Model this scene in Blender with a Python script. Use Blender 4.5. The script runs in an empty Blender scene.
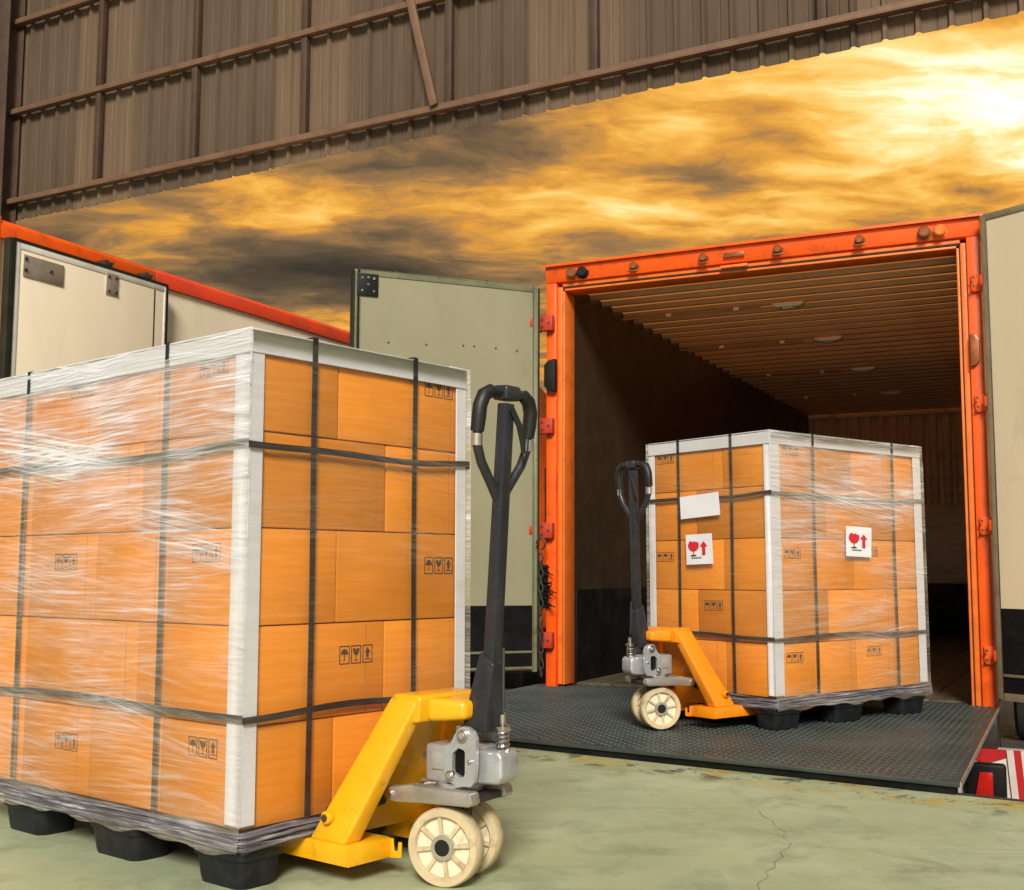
import bpy, bmesh, math, random
from mathutils import Vector, Matrix
R = math.radians
scene = bpy.context.scene
col = scene.collection

# ------------------------------------------------------------------ camera
cam_d = bpy.data.cameras.new('Camera')
cam_d.sensor_fit = 'HORIZONTAL'; cam_d.sensor_width = 36.0; cam_d.lens = 41.48
cam_d.clip_start = 0.05; cam_d.clip_end = 3000
cam = bpy.data.objects.new('Camera', cam_d); col.objects.link(cam)
cam.location = (0, 0, 0.77); cam.rotation_euler = (R(90 + 6.15), 0, 0)
scene.camera = cam
scene.render.resolution_x, scene.render.resolution_y = 1024, 890

# ------------------------------------------------------------------ sun, sky, exposure
SUN_TO = Vector((-0.04, -1.0, 0.64)).normalized()
sun_d = bpy.data.lights.new('Sun', 'SUN'); sun_d.energy = 4.2; sun_d.angle = R(16); sun_d.color = (1.0, 0.93, 0.82)
sun = bpy.data.objects.new('Sun', sun_d); col.objects.link(sun)
sun.rotation_euler = (-SUN_TO).to_track_quat('-Z', 'Y').to_euler(); sun.location = (-3, -12, 14)

scene.view_settings.view_transform = 'Standard'; scene.view_settings.look = 'None'
scene.view_settings.exposure = 0.0; scene.view_settings.gamma = 1.0
scene.view_settings.use_curve_mapping = False

world = bpy.data.worlds.new('World'); scene.world = world; world.use_nodes = True


class NT:
    """small node-tree writer"""
    def __init__(self, tree): self.t = tree; tree.nodes.clear()
    def n(self, typ, **kw):
        nd = self.t.nodes.new(typ)
        for k, v in kw.items(): setattr(nd, k, v)
        return nd
    def set(self, nd, key, val):
        if isinstance(val, bpy.types.NodeSocket): self.t.links.new(val, nd.inputs[key])
        elif val is not None: nd.inputs[key].default_value = val
    def math(self, op, a, b=None, clamp=False):
        nd = self.n('ShaderNodeMath', operation=op); nd.use_clamp = clamp
        self.set(nd, 0, a); self.set(nd, 1, b); return nd.outputs[0]
    def vmath(self, op, a, b=None):
        nd = self.n('ShaderNodeVectorMath', operation=op)
        self.set(nd, 0, a); self.set(nd, 1, b)
        return nd.outputs['Value'] if op in ('DOT_PRODUCT', 'LENGTH') else nd.outputs[0]
    def noise(self, vec, scale, detail=4, rough=0.55, dist=0.0):
        nd = self.n('ShaderNodeTexNoise')
        self.set(nd, 'Vector', vec); self.set(nd, 'Scale', scale); self.set(nd, 'Detail', detail)
        self.set(nd, 'Roughness', rough); self.set(nd, 'Distortion', dist); return nd.outputs['Fac']
    def ramp(self, fac, stops, interp='LINEAR'):
        nd = self.n('ShaderNodeValToRGB'); self.set(nd, 'Fac', fac); cr = nd.color_ramp; cr.interpolation = interp
        while len(cr.elements) < len(stops): cr.elements.new(0.5)
        for e, (p, c) in zip(cr.elements, stops):
            e.position = p; e.color = (c, c, c, 1) if not hasattr(c, '__len__') else (*c[:3], 1)
        return nd.outputs['Color']
    def mix(self, fac, a, b, blend='MIX'):
        nd = self.n('ShaderNodeMix', data_type='RGBA', blend_type=blend); nd.clamp_factor = True
        self.set(nd, 0, fac)
        for k, v in ((6, a), (7, b)):
            if hasattr(v, '__len__') and not isinstance(v, bpy.types.NodeSocket): v = (*v[:3], 1)
            self.set(nd, k, v)
        return nd.outputs[2]
    def mapping(self, vec, scale=(1, 1, 1), rot=(0, 0, 0), loc=(0, 0, 0)):
        nd = self.n('ShaderNodeMapping'); self.set(nd, 'Vector', vec)
        nd.inputs['Scale'].default_value = scale; nd.inputs['Rotation'].default_value = rot
        nd.inputs['Location'].default_value = loc; return nd.outputs[0]


def build_world():
    w = NT(world.node_tree)
    out = w.n('ShaderNodeOutputWorld'); bg = w.n('ShaderNodeBackground')
    sky = w.n('ShaderNodeTexSky', sky_type='NISHITA'); sky.sun_disc = False
    sky.sun_elevation = math.asin(SUN_TO.z); sky.sun_rotation = math.atan2(SUN_TO.x, SUN_TO.y)
    sky.air_density = 1.6; sky.dust_density = 3.0
    d = w.n('ShaderNodeTexCoord').outputs['Generated']
    d = w.vmath('NORMALIZE', d)
    sep = w.n('ShaderNodeSeparateXYZ'); w.set(sep, 0, d)
    den = w.math('ADD', w.math('MAXIMUM', sep.outputs[2], 0.0), 0.13)
    comb = w.n('ShaderNodeCombineXYZ')
    w.set(comb, 0, w.math('DIVIDE', sep.outputs[0], den)); w.set(comb, 1, w.math('DIVIDE', sep.outputs[1], den))
    p = comb.outputs[0]
    def noise_col(vec, scale, detail, rough):
        nd = w.n('ShaderNodeTexNoise'); w.set(nd, 'Vector', vec); w.set(nd, 'Scale', scale); w.set(nd, 'Detail', detail); w.set(nd, 'Roughness', rough)
        return nd.outputs['Color']
    wv = w.vmath('SUBTRACT', noise_col(w.mapping(p, (0.7, 1.0, 1)), 1.6, 3, 0.5), (0.5, 0.5, 0.5))
    wv2 = w.vmath('SUBTRACT', noise_col(w.mapping(p, (0.8, 1.2, 1), loc=(9, 2, 4)), 6.0, 4, 0.55), (0.5, 0.5, 0.5))
    q = w.vmath('ADD', p, w.vmath('MULTIPLY', wv, (0.50, 0.28, 0)))
    q = w.vmath('ADD', q, w.vmath('MULTIPLY', wv2, (0.16, 0.07, 0)))
    big = w.noise(w.mapping(p, (0.50, 0.85, 1), loc=(0.3, 7.7, 0)), 1.05, 2, 0.5)
    mid = w.noise(w.mapping(q, (0.62, 1.15, 1), rot=(0, 0, 0.10), loc=(2.56, 1.32, 0)), 2.0, 9, 0.56)
    fine = w.noise(w.mapping(q, (0.8, 1.6, 1), rot=(0, 0, -0.1), loc=(5, 1, 2)), 7.0, 8, 0.60)
    G = Vector((0.372, 1.0, 0.385)).normalized()
    glow = w.math('MAXIMUM', w.vmath('DOT_PRODUCT', d, tuple(G)), 0.0)
    g1 = w.math('POWER', glow, 26.0); g2 = w.math('POWER', glow, 5.0)
    low = w.math('POWER', w.math('SUBTRACT', 1.0, w.math('ABSOLUTE', w.math('SUBTRACT', sep.outputs[2], 0.14)), clamp=True), 14.0)
    v = w.math('ADD', w.math('MULTIPLY', big, 0.55), w.math('MULTIPLY', mid, 0.85))
    v = w.math('ADD', v, w.math('MULTIPLY', fine, 0.24))
    v = w.math('MULTIPLY', w.math('SUBTRACT', v, 0.82), 2.8)          # contrast about the mean
    v = w.math('ADD', v, w.math('MULTIPLY', g1, 0.19))
    v = w.math('ADD', v, w.math('MULTIPLY', g2, 0.33))
    v = w.math('ADD', v, w.math('MULTIPLY', low, 0.16))
    v = w.math('DIVIDE', w.math('ADD', v, 0.065 + 0.24), 1.24, clamp=True)
    gold = w.ramp(v, [(0.0, (0.052, 0.040, 0.029)), (0.194, (0.1, 0.072, 0.045)), (0.323, (0.17, 0.112, 0.06)), (0.468, (0.37, 0.2, 0.075)), (0.597, (0.80, 0.36, 0.055)), (0.694, (1.0, 0.54, 0.10)), (0.806, (1.1, 0.78, 0.28)), (0.919, (1.3, 1.15, 0.8)), (1.000, (1.45, 1.35, 1.1))])
    grey = w.ramp(v, [(0.194, (0.12, 0.12, 0.125)), (0.395, (0.3, 0.29, 0.29)), (0.597, (0.55, 0.53, 0.51)), (1.000, (0.95, 0.9, 0.82))])
    warm = w.ramp(w.vmath('DOT_PRODUCT', d, tuple(G)), [(0.0, 0.0), (0.15, 0.12), (0.72, 1.0), (1.0, 1.0)], 'EASE')
    clouds = w.mix(warm, grey, gold)
    nish = w.vmath('SCALE', sky.outputs[0]); w.t.nodes[-1].inputs['Scale'].default_value = 0.09
    colr = w.mix(w.ramp(warm, [(0, 0.62), (0.6, 0.97), (1, 1)]), nish, clouds)
    w.set(bg, 'Color', colr); bg.inputs['Strength'].default_value = 1.0
    w.t.links.new(bg.outputs[0], out.inputs[0])


build_world()

# ------------------------------------------------------------------ materials
MATS = {}


def mat(name, base, rough=0.5, metal=0.0, var=0.12, scale=6.0, bump=0.0, bscale=60.0, dirt=None, dirt_amt=0.0,
        dscale=3.0, spec=0.5, stretch=(1, 1, 1), coat=0.0, rvar=0.12, dlo=0.52):
    m = bpy.data.materials.new(name); m.use_nodes = True
    t = NT(m.node_tree); out = t.n('ShaderNodeOutputMaterial'); b = t.n('ShaderNodeBsdfPrincipled')
    co = t.n('ShaderNodeTexCoord').outputs['Object']
    mp = t.mapping(co, stretch)
    n1 = t.noise(mp, scale, 6, 0.6)
    lo = tuple(c * (1 - var) for c in base); hi = tuple(min(1, c * (1 + var)) for c in base)
    c = t.ramp(n1, [(0.3, lo), (0.7, hi)])
    if dirt is not None:
        n2 = t.noise(t.mapping(co, stretch, loc=(4.2, 1.7, 3.3)), dscale, 8, 0.68, 0.4)
        mask = t.ramp(n2, [(dlo, 0.0), (dlo + 0.2, dirt_amt)])
        c = t.mix(mask, c, dirt)
    t.set(b, 'Base Color', c)
    t.set(b, 'Roughness', t.ramp(t.noise(mp, scale * 2.3, 5, 0.6), [(0.3, max(0.02, rough - rvar)), (0.7, min(1, rough + rvar))]))
    b.inputs['Metallic'].default_value = metal; b.inputs['Specular IOR Level'].default_value = spec
    b.inputs['Coat Weight'].default_value = coat
    if bump:
        bp = t.n('ShaderNodeBump'); bp.inputs['Strength'].default_value = bump; bp.inputs['Distance'].default_value = 0.004
        t.set(bp, 'Height', t.noise(mp, bscale, 4, 0.6)); t.set(b, 'Normal', bp.outputs[0])
    t.t.links.new(b.outputs[0], out.inputs[0])
    MATS[name] = m; return m


mat('orange_paint', (0.90, 0.105, 0.004), 0.42, var=0.10, scale=5, dirt=(0.16, 0.05, 0.02), dirt_amt=0.55, dscale=7, bump=0.08, bscale=40, coat=0.15)
mat('orange_inner', (0.80, 0.17, 0.02), 0.45, var=0.12, scale=8, dirt=(0.2, 0.07, 0.03), dirt_amt=0.5, dscale=9, bump=0.08)
mat('red_paint', (0.72, 0.06, 0.02), 0.4, var=0.12, scale=5, dirt=(0.2, 0.06, 0.04), dirt_amt=0.4, dscale=6, bump=0.05)
mat('hinge_red', (0.42, 0.035, 0.012), 0.45, var=0.2, dirt=(0.08, 0.03, 0.02), dirt_amt=0.7, dscale=20, bump=0.2)
mat('cream_panel', (0.90, 0.79, 0.60), 0.38, var=0.05, scale=2, dirt=(0.66, 0.53, 0.36), dirt_amt=0.35, dscale=2.2, bump=0.05, bscale=8, coat=0.1, stretch=(1, 1, 0.35))
mat('white_frame', (0.70, 0.67, 0.60), 0.45, var=0.08, dirt=(0.3, 0.25, 0.18), dirt_amt=0.5, dscale=8, bump=0.05)
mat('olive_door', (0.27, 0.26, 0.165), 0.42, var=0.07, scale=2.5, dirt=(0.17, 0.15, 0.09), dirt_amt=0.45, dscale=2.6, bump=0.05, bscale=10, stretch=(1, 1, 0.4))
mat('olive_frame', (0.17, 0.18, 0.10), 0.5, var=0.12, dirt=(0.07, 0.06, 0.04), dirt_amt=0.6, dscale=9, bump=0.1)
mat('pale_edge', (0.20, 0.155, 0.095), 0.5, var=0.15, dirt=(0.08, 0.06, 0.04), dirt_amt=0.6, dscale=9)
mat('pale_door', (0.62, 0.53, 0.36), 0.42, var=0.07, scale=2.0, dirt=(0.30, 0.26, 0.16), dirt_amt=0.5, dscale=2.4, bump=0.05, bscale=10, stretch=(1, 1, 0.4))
mat('black_plate', (0.006, 0.006, 0.006), 0.5, var=0.4, scale=4, dirt=(0.022, 0.02, 0.017), dirt_amt=0.5, dscale=6, bump=0.1, spec=0.18)
mat('black_rubber', (0.009, 0.009, 0.009), 0.65, var=0.3, bump=0.15, spec=0.3)
mat('dark_seal', (0.018, 0.021, 0.012), 0.6, var=0.3, bump=0.1, spec=0.25)
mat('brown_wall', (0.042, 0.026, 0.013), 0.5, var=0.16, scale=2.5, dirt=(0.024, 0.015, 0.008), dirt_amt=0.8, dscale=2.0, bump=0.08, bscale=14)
mat('ceiling_rib', (0.44, 0.27, 0.14), 0.4, var=0.1, scale=3, dirt=(0.36, 0.22, 0.12), dirt_amt=0.5, dscale=4)  # paler than the roof panel: highlight along the ribs put into the colour
mat('ceiling_metal', (0.36, 0.22, 0.115), 0.42, var=0.12, scale=3, dirt=(0.22, 0.13, 0.065), dirt_amt=0.6, dscale=3, bump=0.06, bscale=16)
mat('bulkhead_metal', (0.78, 0.55, 0.36), 0.4, var=0.12, scale=3, dirt=(0.2, 0.12, 0.07), dirt_amt=0.6, dscale=4, bump=0.06)
mat('bulkhead_plate', (0.72, 0.62, 0.50), 0.45, var=0.14, scale=4, dirt=(0.2, 0.16, 0.11), dirt_amt=0.7, dscale=3, stretch=(0.6, 1, 2))
mat('deck_wood', (0.085, 0.075, 0.045), 0.5, var=0.35, scale=5, dirt=(0.03, 0.025, 0.018), dirt_amt=0.8, dscale=4, bump=0.15, stretch=(3, 0.4, 1))
mat('lamp_white', (0.80, 0.70, 0.55), 0.3, var=0.05)
mat('chrome', (0.55, 0.52, 0.5), 0.28, 1.0, var=0.15, dirt=(0.2, 0.15, 0.1), dirt_amt=0.5, dscale=30)
mat('plate_metal', (0.52, 0.49, 0.43), 0.42, 0.7, var=0.1, dirt=(0.3, 0.25, 0.18), dirt_amt=0.6, dscale=12, bump=0.05)
mat('bolt_dark', (0.09, 0.075, 0.06), 0.5, 0.6, var=0.3)
mat('lamp_rust', (0.30, 0.10, 0.035), 0.35, 0.4, var=0.2, dirt=(0.10, 0.04, 0.02), dirt_amt=0.6, dscale=30)
mat('amber_lens', (0.7, 0.2, 0.02), 0.15, var=0.1, coat=0.6)
mat('red_lens', (0.42, 0.015, 0.01), 0.12, var=0.1, coat=0.6)
mat('tread_steel', (0.052, 0.070, 0.066), 0.42, 0.3, var=0.25, scale=3.5, dirt=(0.085, 0.09, 0.08), dirt_amt=0.45, dscale=2.4, bump=0.12, bscale=120, rvar=0.14)
mat('steel_dark', (0.05, 0.048, 0.045), 0.5, 0.5, var=0.3, dirt=(0.12, 0.06, 0.03), dirt_amt=0.5, dscale=8, bump=0.1)
mat('galv_sheet', (0.110, 0.079, 0.054), 0.62, 0.0, spec=0.15, var=0.16, scale=1.5, dirt=(0.075, 0.050, 0.033), dirt_amt=0.5, dscale=2.0, stretch=(3.0, 1, 0.25), dlo=0.45)
mat('galv_sheet_pale', (0.150, 0.103, 0.068), 0.60, 0.0, spec=0.15, var=0.14, scale=1.8, dirt=(0.10, 0.066, 0.043), dirt_amt=0.5, dscale=2.3, stretch=(3.4, 1, 0.25), dlo=0.48)
mat('girt_steel', (0.19, 0.108, 0.064), 0.5, 0.1, var=0.14, dirt=(0.12, 0.06, 0.035), dirt_amt=0.6, dscale=4)
mat('post_steel', (0.070, 0.042, 0.027), 0.55, 0.1, var=0.2, dirt=(0.05, 0.03, 0.02), dirt_amt=0.6, dscale=4)
mat('strap_black', (0.014, 0.015, 0.018), 0.38, var=0.3, scale=30, bump=0.3, bscale=260)
mat('pallet_plastic', (0.010, 0.011, 0.014), 0.45, var=0.3, scale=12, dirt=(0.045, 0.04, 0.034), dirt_amt=0.5, dscale=9, bump=0.12, spec=0.3)
mat('jack_yellow', (0.83, 0.40, 0.006), 0.36, var=0.07, scale=8, dirt=(0.20, 0.09, 0.02), dirt_amt=0.7, dscale=17, bump=0.06, bscale=30, coat=0.25, dlo=0.55)
mat('jack_yellow_shaded', (0.85, 0.27, 0.006), 0.36, var=0.07, scale=8, dirt=(0.20, 0.08, 0.02), dirt_amt=0.7, dscale=17, bump=0.06, bscale=30, coat=0.25, dlo=0.58)  # the same yellow with warm shade mixed into the colour
mat('cast_silver', (0.52, 0.53, 0.55), 0.34, 0.55, var=0.12, scale=14, dirt=(0.14, 0.13, 0.12), dirt_amt=0.6, dscale=22, bump=0.12, bscale=120, dlo=0.56)
mat('tiller_black', (0.030, 0.032, 0.038), 0.34, 0.2, var=0.2, scale=12, dirt=(0.10, 0.09, 0.08), dirt_amt=0.35, dscale=18, bump=0.05)
mat('grip_black', (0.012, 0.012, 0.013), 0.48, var=0.2, bump=0.1, bscale=200)
mat('wheel_nylon', (0.74, 0.67, 0.50), 0.42, var=0.06, scale=10, dirt=(0.36, 0.26, 0.13), dirt_amt=0.7, dscale=24, bump=0.05)
mat('wheel_tread', (0.58, 0.47, 0.29), 0.5, var=0.14, scale=18, dirt=(0.22, 0.15, 0.07), dirt_amt=0.85, dscale=22, bump=0.15)
mat('print_black', (0.035, 0.022, 0.016), 0.7, var=0.3, scale=60)
mat('print_red', (0.62, 0.018, 0.03), 0.6, var=0.15, scale=60)
mat('paper_white', (0.78, 0.79, 0.82), 0.6, var=0.04, bump=0.1, bscale=30)
mat('tyre', (0.02, 0.02, 0.02), 0.75, var=0.3, bump=0.3)
mat('glass_dark', (0.02, 0.025, 0.03), 0.08, var=0.1)
mat('stripe_white', (0.62, 0.54, 0.51), 0.35, var=0.06, dirt=(0.4, 0.3, 0.28), dirt_amt=0.4, dscale=9)
mat('stripe_red', (0.45, 0.02, 0.02), 0.35, var=0.1)
mat('bumper_grey', (0.32, 0.29, 0.26), 0.45, 0.2, var=0.15, dirt=(0.15, 0.12, 0.1), dirt_amt=0.5)
mat('crack_dark', (0.26, 0.25, 0.15), 0.9, var=0.3, scale=30)
mat('board_white', (0.60, 0.60, 0.63), 0.55, var=0.06, scale=5, dirt=(0.45, 0.44, 0.45), dirt_amt=0.5, dscale=5, bump=0.12, bscale=70, stretch=(1, 1, 4))
mat('asphalt', (0.06, 0.058, 0.055), 0.85, var=0.3, scale=2, dirt=(0.09, 0.085, 0.075), dirt_amt=0.6, dscale=0.6, bump=0.4, bscale=80)
mat('fold_seam', (0.42, 0.16, 0.035), 0.65, var=0.1)


def roof_material(name, base, trans, amt):
    m = bpy.data.materials.new(name); m.use_nodes = True
    t = NT(m.node_tree); out = t.n('ShaderNodeOutputMaterial'); b = t.n('ShaderNodeBsdfPrincipled'); tl = t.n('ShaderNodeBsdfTranslucent'); mx = t.n('ShaderNodeMixShader')
    co = t.n('ShaderNodeTexCoord').outputs['Object']
    n = t.noise(co, 3.0, 6, 0.6)
    t.set(b, 'Base Color', t.ramp(n, [(0.3, tuple(c * .8 for c in base)), (0.7, base)])); b.inputs['Roughness'].default_value = 0.42
    tl.inputs['Color'].default_value = (*trans, 1); mx.inputs[0].default_value = amt
    t.t.links.new(b.outputs[0], mx.inputs[1]); t.t.links.new(tl.outputs[0], mx.inputs[2]); t.t.links.new(mx.outputs[0], out.inputs[0]); MATS[name] = m


roof_material('glow_roof', (0.15, 0.08, 0.035), (0.85, 0.34, 0.09), 0.42)  # translucency added to bring a warm glow into the cargo box


def carton_material(name, base):
    m = bpy.data.materials.new(name); m.use_nodes = True
    t = NT(m.node_tree); out = t.n('ShaderNodeOutputMaterial'); b = t.n('ShaderNodeBsdfPrincipled')
    co = t.n('ShaderNodeTexCoord').outputs['Object']
    oi = t.n('ShaderNodeObjectInfo')
    add = t.vmath('ADD', co, oi.outputs['Location'])
    n1 = t.noise(add, 3.0, 5, 0.6)
    n2 = t.noise(t.mapping(add, (6, 6, 90)), 1.0, 3, 0.6)     # faint paper streaks
    c = t.ramp(n1, [(0.3, tuple(x * 0.86 for x in base)), (0.7, tuple(min(1, x * 1.1) for x in base))])
    c = t.mix(t.ramp(n2, [(0.35, 0.0), (0.70, 0.45)]), c, tuple(x * 0.70 for x in base))
    tone = t.ramp(oi.outputs['Random'], [(0, (0.80, 0.78, 0.76)), (1, (1.10, 1.06, 1.0))])
    c = t.mix(1.0, c, tone, 'MULTIPLY')
    t.set(b, 'Base Color', c); b.inputs['Roughness'].default_value = 0.62; b.inputs['Specular IOR Level'].default_value = 0.35
    bp = t.n('ShaderNodeBump'); bp.inputs['Strength'].default_value = 0.22; bp.inputs['Distance'].default_value = 0.010
    t.set(bp, 'Height', t.math('ADD', t.noise(add, 7, 5, 0.6), t.math('MULTIPLY', n2, 0.25))); t.set(b, 'Normal', bp.outputs[0])
    t.t.links.new(b.outputs[0], out.inputs[0]); MATS[name] = m


carton_material('cardboard', (0.72, 0.252, 0.018))


def film_material(name, base_alpha, streak, top_gain, mid_gain, tint=(0.86, 0.87, 0.90)):
    """stretch film: clear sheet whose creases and overlaps scatter white; UV = metres along the wrap and up"""
    m = bpy.data.materials.new(name); m.use_nodes = True
    t = NT(m.node_tree); out = t.n('ShaderNodeOutputMaterial'); b = t.n('ShaderNodeBsdfPrincipled')
    uv = t.n('ShaderNodeUVMap').outputs[0]
    sp = t.n('ShaderNodeSeparateXYZ'); t.set(sp, 0, uv); v = sp.outputs[1]
    wob = t.noise(t.mapping(uv, (2.2, 3.0, 1)), 1.0, 3, 0.6)
    # slight wander of the creases
    wn = t.n('ShaderNodeTexNoise'); t.set(wn, 'Vector', t.mapping(uv, (3.0, 5.0, 1))); wn.inputs['Scale'].default_value = 1.0; wn.inputs['Detail'].default_value = 3
    uw = t.vmath('ADD', uv, t.vmath('MULTIPLY', t.vmath('SUBTRACT', wn.outputs['Color'], (0.5, 0.5, 0.5)), (0.0, 0.016, 0)))
    a = t.noise(t.mapping(uw, (2.6, 120, 1), rot=(0, 0, 0.008)), 1.0, 6, 0.62)                                     # level creases
    c = t.noise(t.mapping(t.mapping(uw, rot=(0, 0, 0.15)), (1.6, 95, 1), loc=(3, 1, 0)), 1.0, 6, 0.62)             # falling creases
    e = t.noise(t.mapping(t.mapping(uw, rot=(0, 0, -0.09)), (1.8, 110, 1), loc=(8, 5, 0)), 1.0, 6, 0.62)           # rising creases
    f = t.noise(t.mapping(uv, (7, 300, 1), loc=(1, 7, 0)), 1.0, 3, 0.6)                                            # hair-fine lines
    patch = t.noise(t.mapping(uv, (2.0, 5.0, 1), loc=(2, 2, 0)), 1.0, 4, 0.55)
    pc = t.noise(t.mapping(t.mapping(uv, rot=(0, 0, 0.15)), (1.2, 6.5, 1), loc=(6, 2, 0)), 1.0, 3, 0.5)
    pe = t.noise(t.mapping(t.mapping(uv, rot=(0, 0, -0.09)), (1.2, 6.0, 1), loc=(1, 6, 0)), 1.0, 3, 0.5)
    sa = t.ramp(a, [(0.47, 0.0), (0.68, 1.0)]); sf = t.ramp(f, [(0.46, 0.0), (0.74, 1.0)])
    sc = t.math('MULTIPLY', t.ramp(c, [(0.46, 0.0), (0.68, 1.0)]), t.ramp(pc, [(0.44, 0.0), (0.62, 1.0)]))
    se = t.math('MULTIPLY', t.ramp(e, [(0.46, 0.0), (0.68, 1.0)]), t.ramp(pe, [(0.46, 0.0), (0.64, 1.0)]))
    st = t.math('ADD', t.math('MULTIPLY', t.math('MAXIMUM', sc, se), 0.75), t.math('MULTIPLY', sa, 0.42))
    st = t.math('ADD', st, t.math('MULTIPLY', sf, 0.22))
    pm = t.ramp(patch, [(0.36, 0.10), (0.66, 1.0)])  # milky film haze, with soft glare painted in as whiter patches
    # more layers of film over the top course and along the strap lines
    vv = t.math('ADD', v, t.math('MULTIPLY', t.math('SUBTRACT', wob, 0.5), 0.16))
    dens = t.ramp(t.math('DIVIDE', vv, 1.4), [(0.05, mid_gain * 1.2), (0.16, mid_gain * 0.45), (0.30, mid_gain * 0.9), (0.36, mid_gain * 0.7),
                                              (0.55, mid_gain), (0.68, mid_gain * 1.25), (0.78, top_gain), (0.97, top_gain * 1.1)])
    al = t.math('MULTIPLY', t.math('MULTIPLY', st, streak), t.math('MULTIPLY', t.math('ADD', pm, 0.20), dens))
    veil = t.math('MULTIPLY', t.math('MULTIPLY', dens, base_alpha), t.math('ADD', pm, 0.45))
    al = t.math('MINIMUM', t.math('ADD', al, veil), 0.90)
    t.set(b, 'Base Color', t.mix(t.ramp(al, [(0.10, 0.0), (0.42, 1.0)]), (0.90, 0.77, 0.56), tint)); b.inputs['Roughness'].default_value = 0.17  # amber wash paints in light scattered back from the cartons
    b.inputs['Specular IOR Level'].default_value = 0.5
    bp = t.n('ShaderNodeBump'); bp.inputs['Strength'].default_value = 0.35; bp.inputs['Distance'].default_value = 0.004
    t.set(bp, 'Height', t.math('ADD', st, t.math('MULTIPLY', a, 0.6))); t.set(b, 'Normal', bp.outputs[0])
    t.set(b, 'Alpha', al)
    t.t.links.new(b.outputs[0], out.inputs[0]); MATS[name] = m


film_material('film_heavy', 0.19, 1.3, 1.0, 0.60, (0.86, 0.87, 0.90))
film_material('film_light', 0.05, 0.34, 0.44, 0.40, (0.80, 0.80, 0.84))
film_material('film_heavy_far', 0.15, 1.05, 0.95, 0.58, (0.82, 0.81, 0.80))


def bunch_material():
    m = bpy.data.materials.new('film_bunched'); m.use_nodes = True
    t = NT(m.node_tree); out = t.n('ShaderNodeOutputMaterial'); b = t.n('ShaderNodeBsdfPrincipled')
    co = t.n('ShaderNodeTexCoord').outputs['Object']
    n = t.noise(t.mapping(co, (5, 5, 160)), 1.0, 5, 0.65, 0.4)
    t.set(b, 'Base Color', t.ramp(n, [(0.32, (0.05, 0.05, 0.065)), (0.55, (0.17, 0.17, 0.21)), (0.74, (0.74, 0.74, 0.80))]))  # grey folds; the pale end of the ramp paints white highlights
    t.set(b, 'Alpha', t.ramp(n, [(0.25, 0.70), (0.65, 0.95)])); b.inputs['Roughness'].default_value = 0.24
    bp = t.n('ShaderNodeBump'); bp.inputs['Strength'].default_value = 0.5; bp.inputs['Distance'].default_value = 0.004
    t.set(bp, 'Height', n); t.set(b, 'Normal', bp.outputs[0])
    t.t.links.new(b.outputs[0], out.inputs[0]); MATS['film_bunched'] = m


bunch_material()


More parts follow.
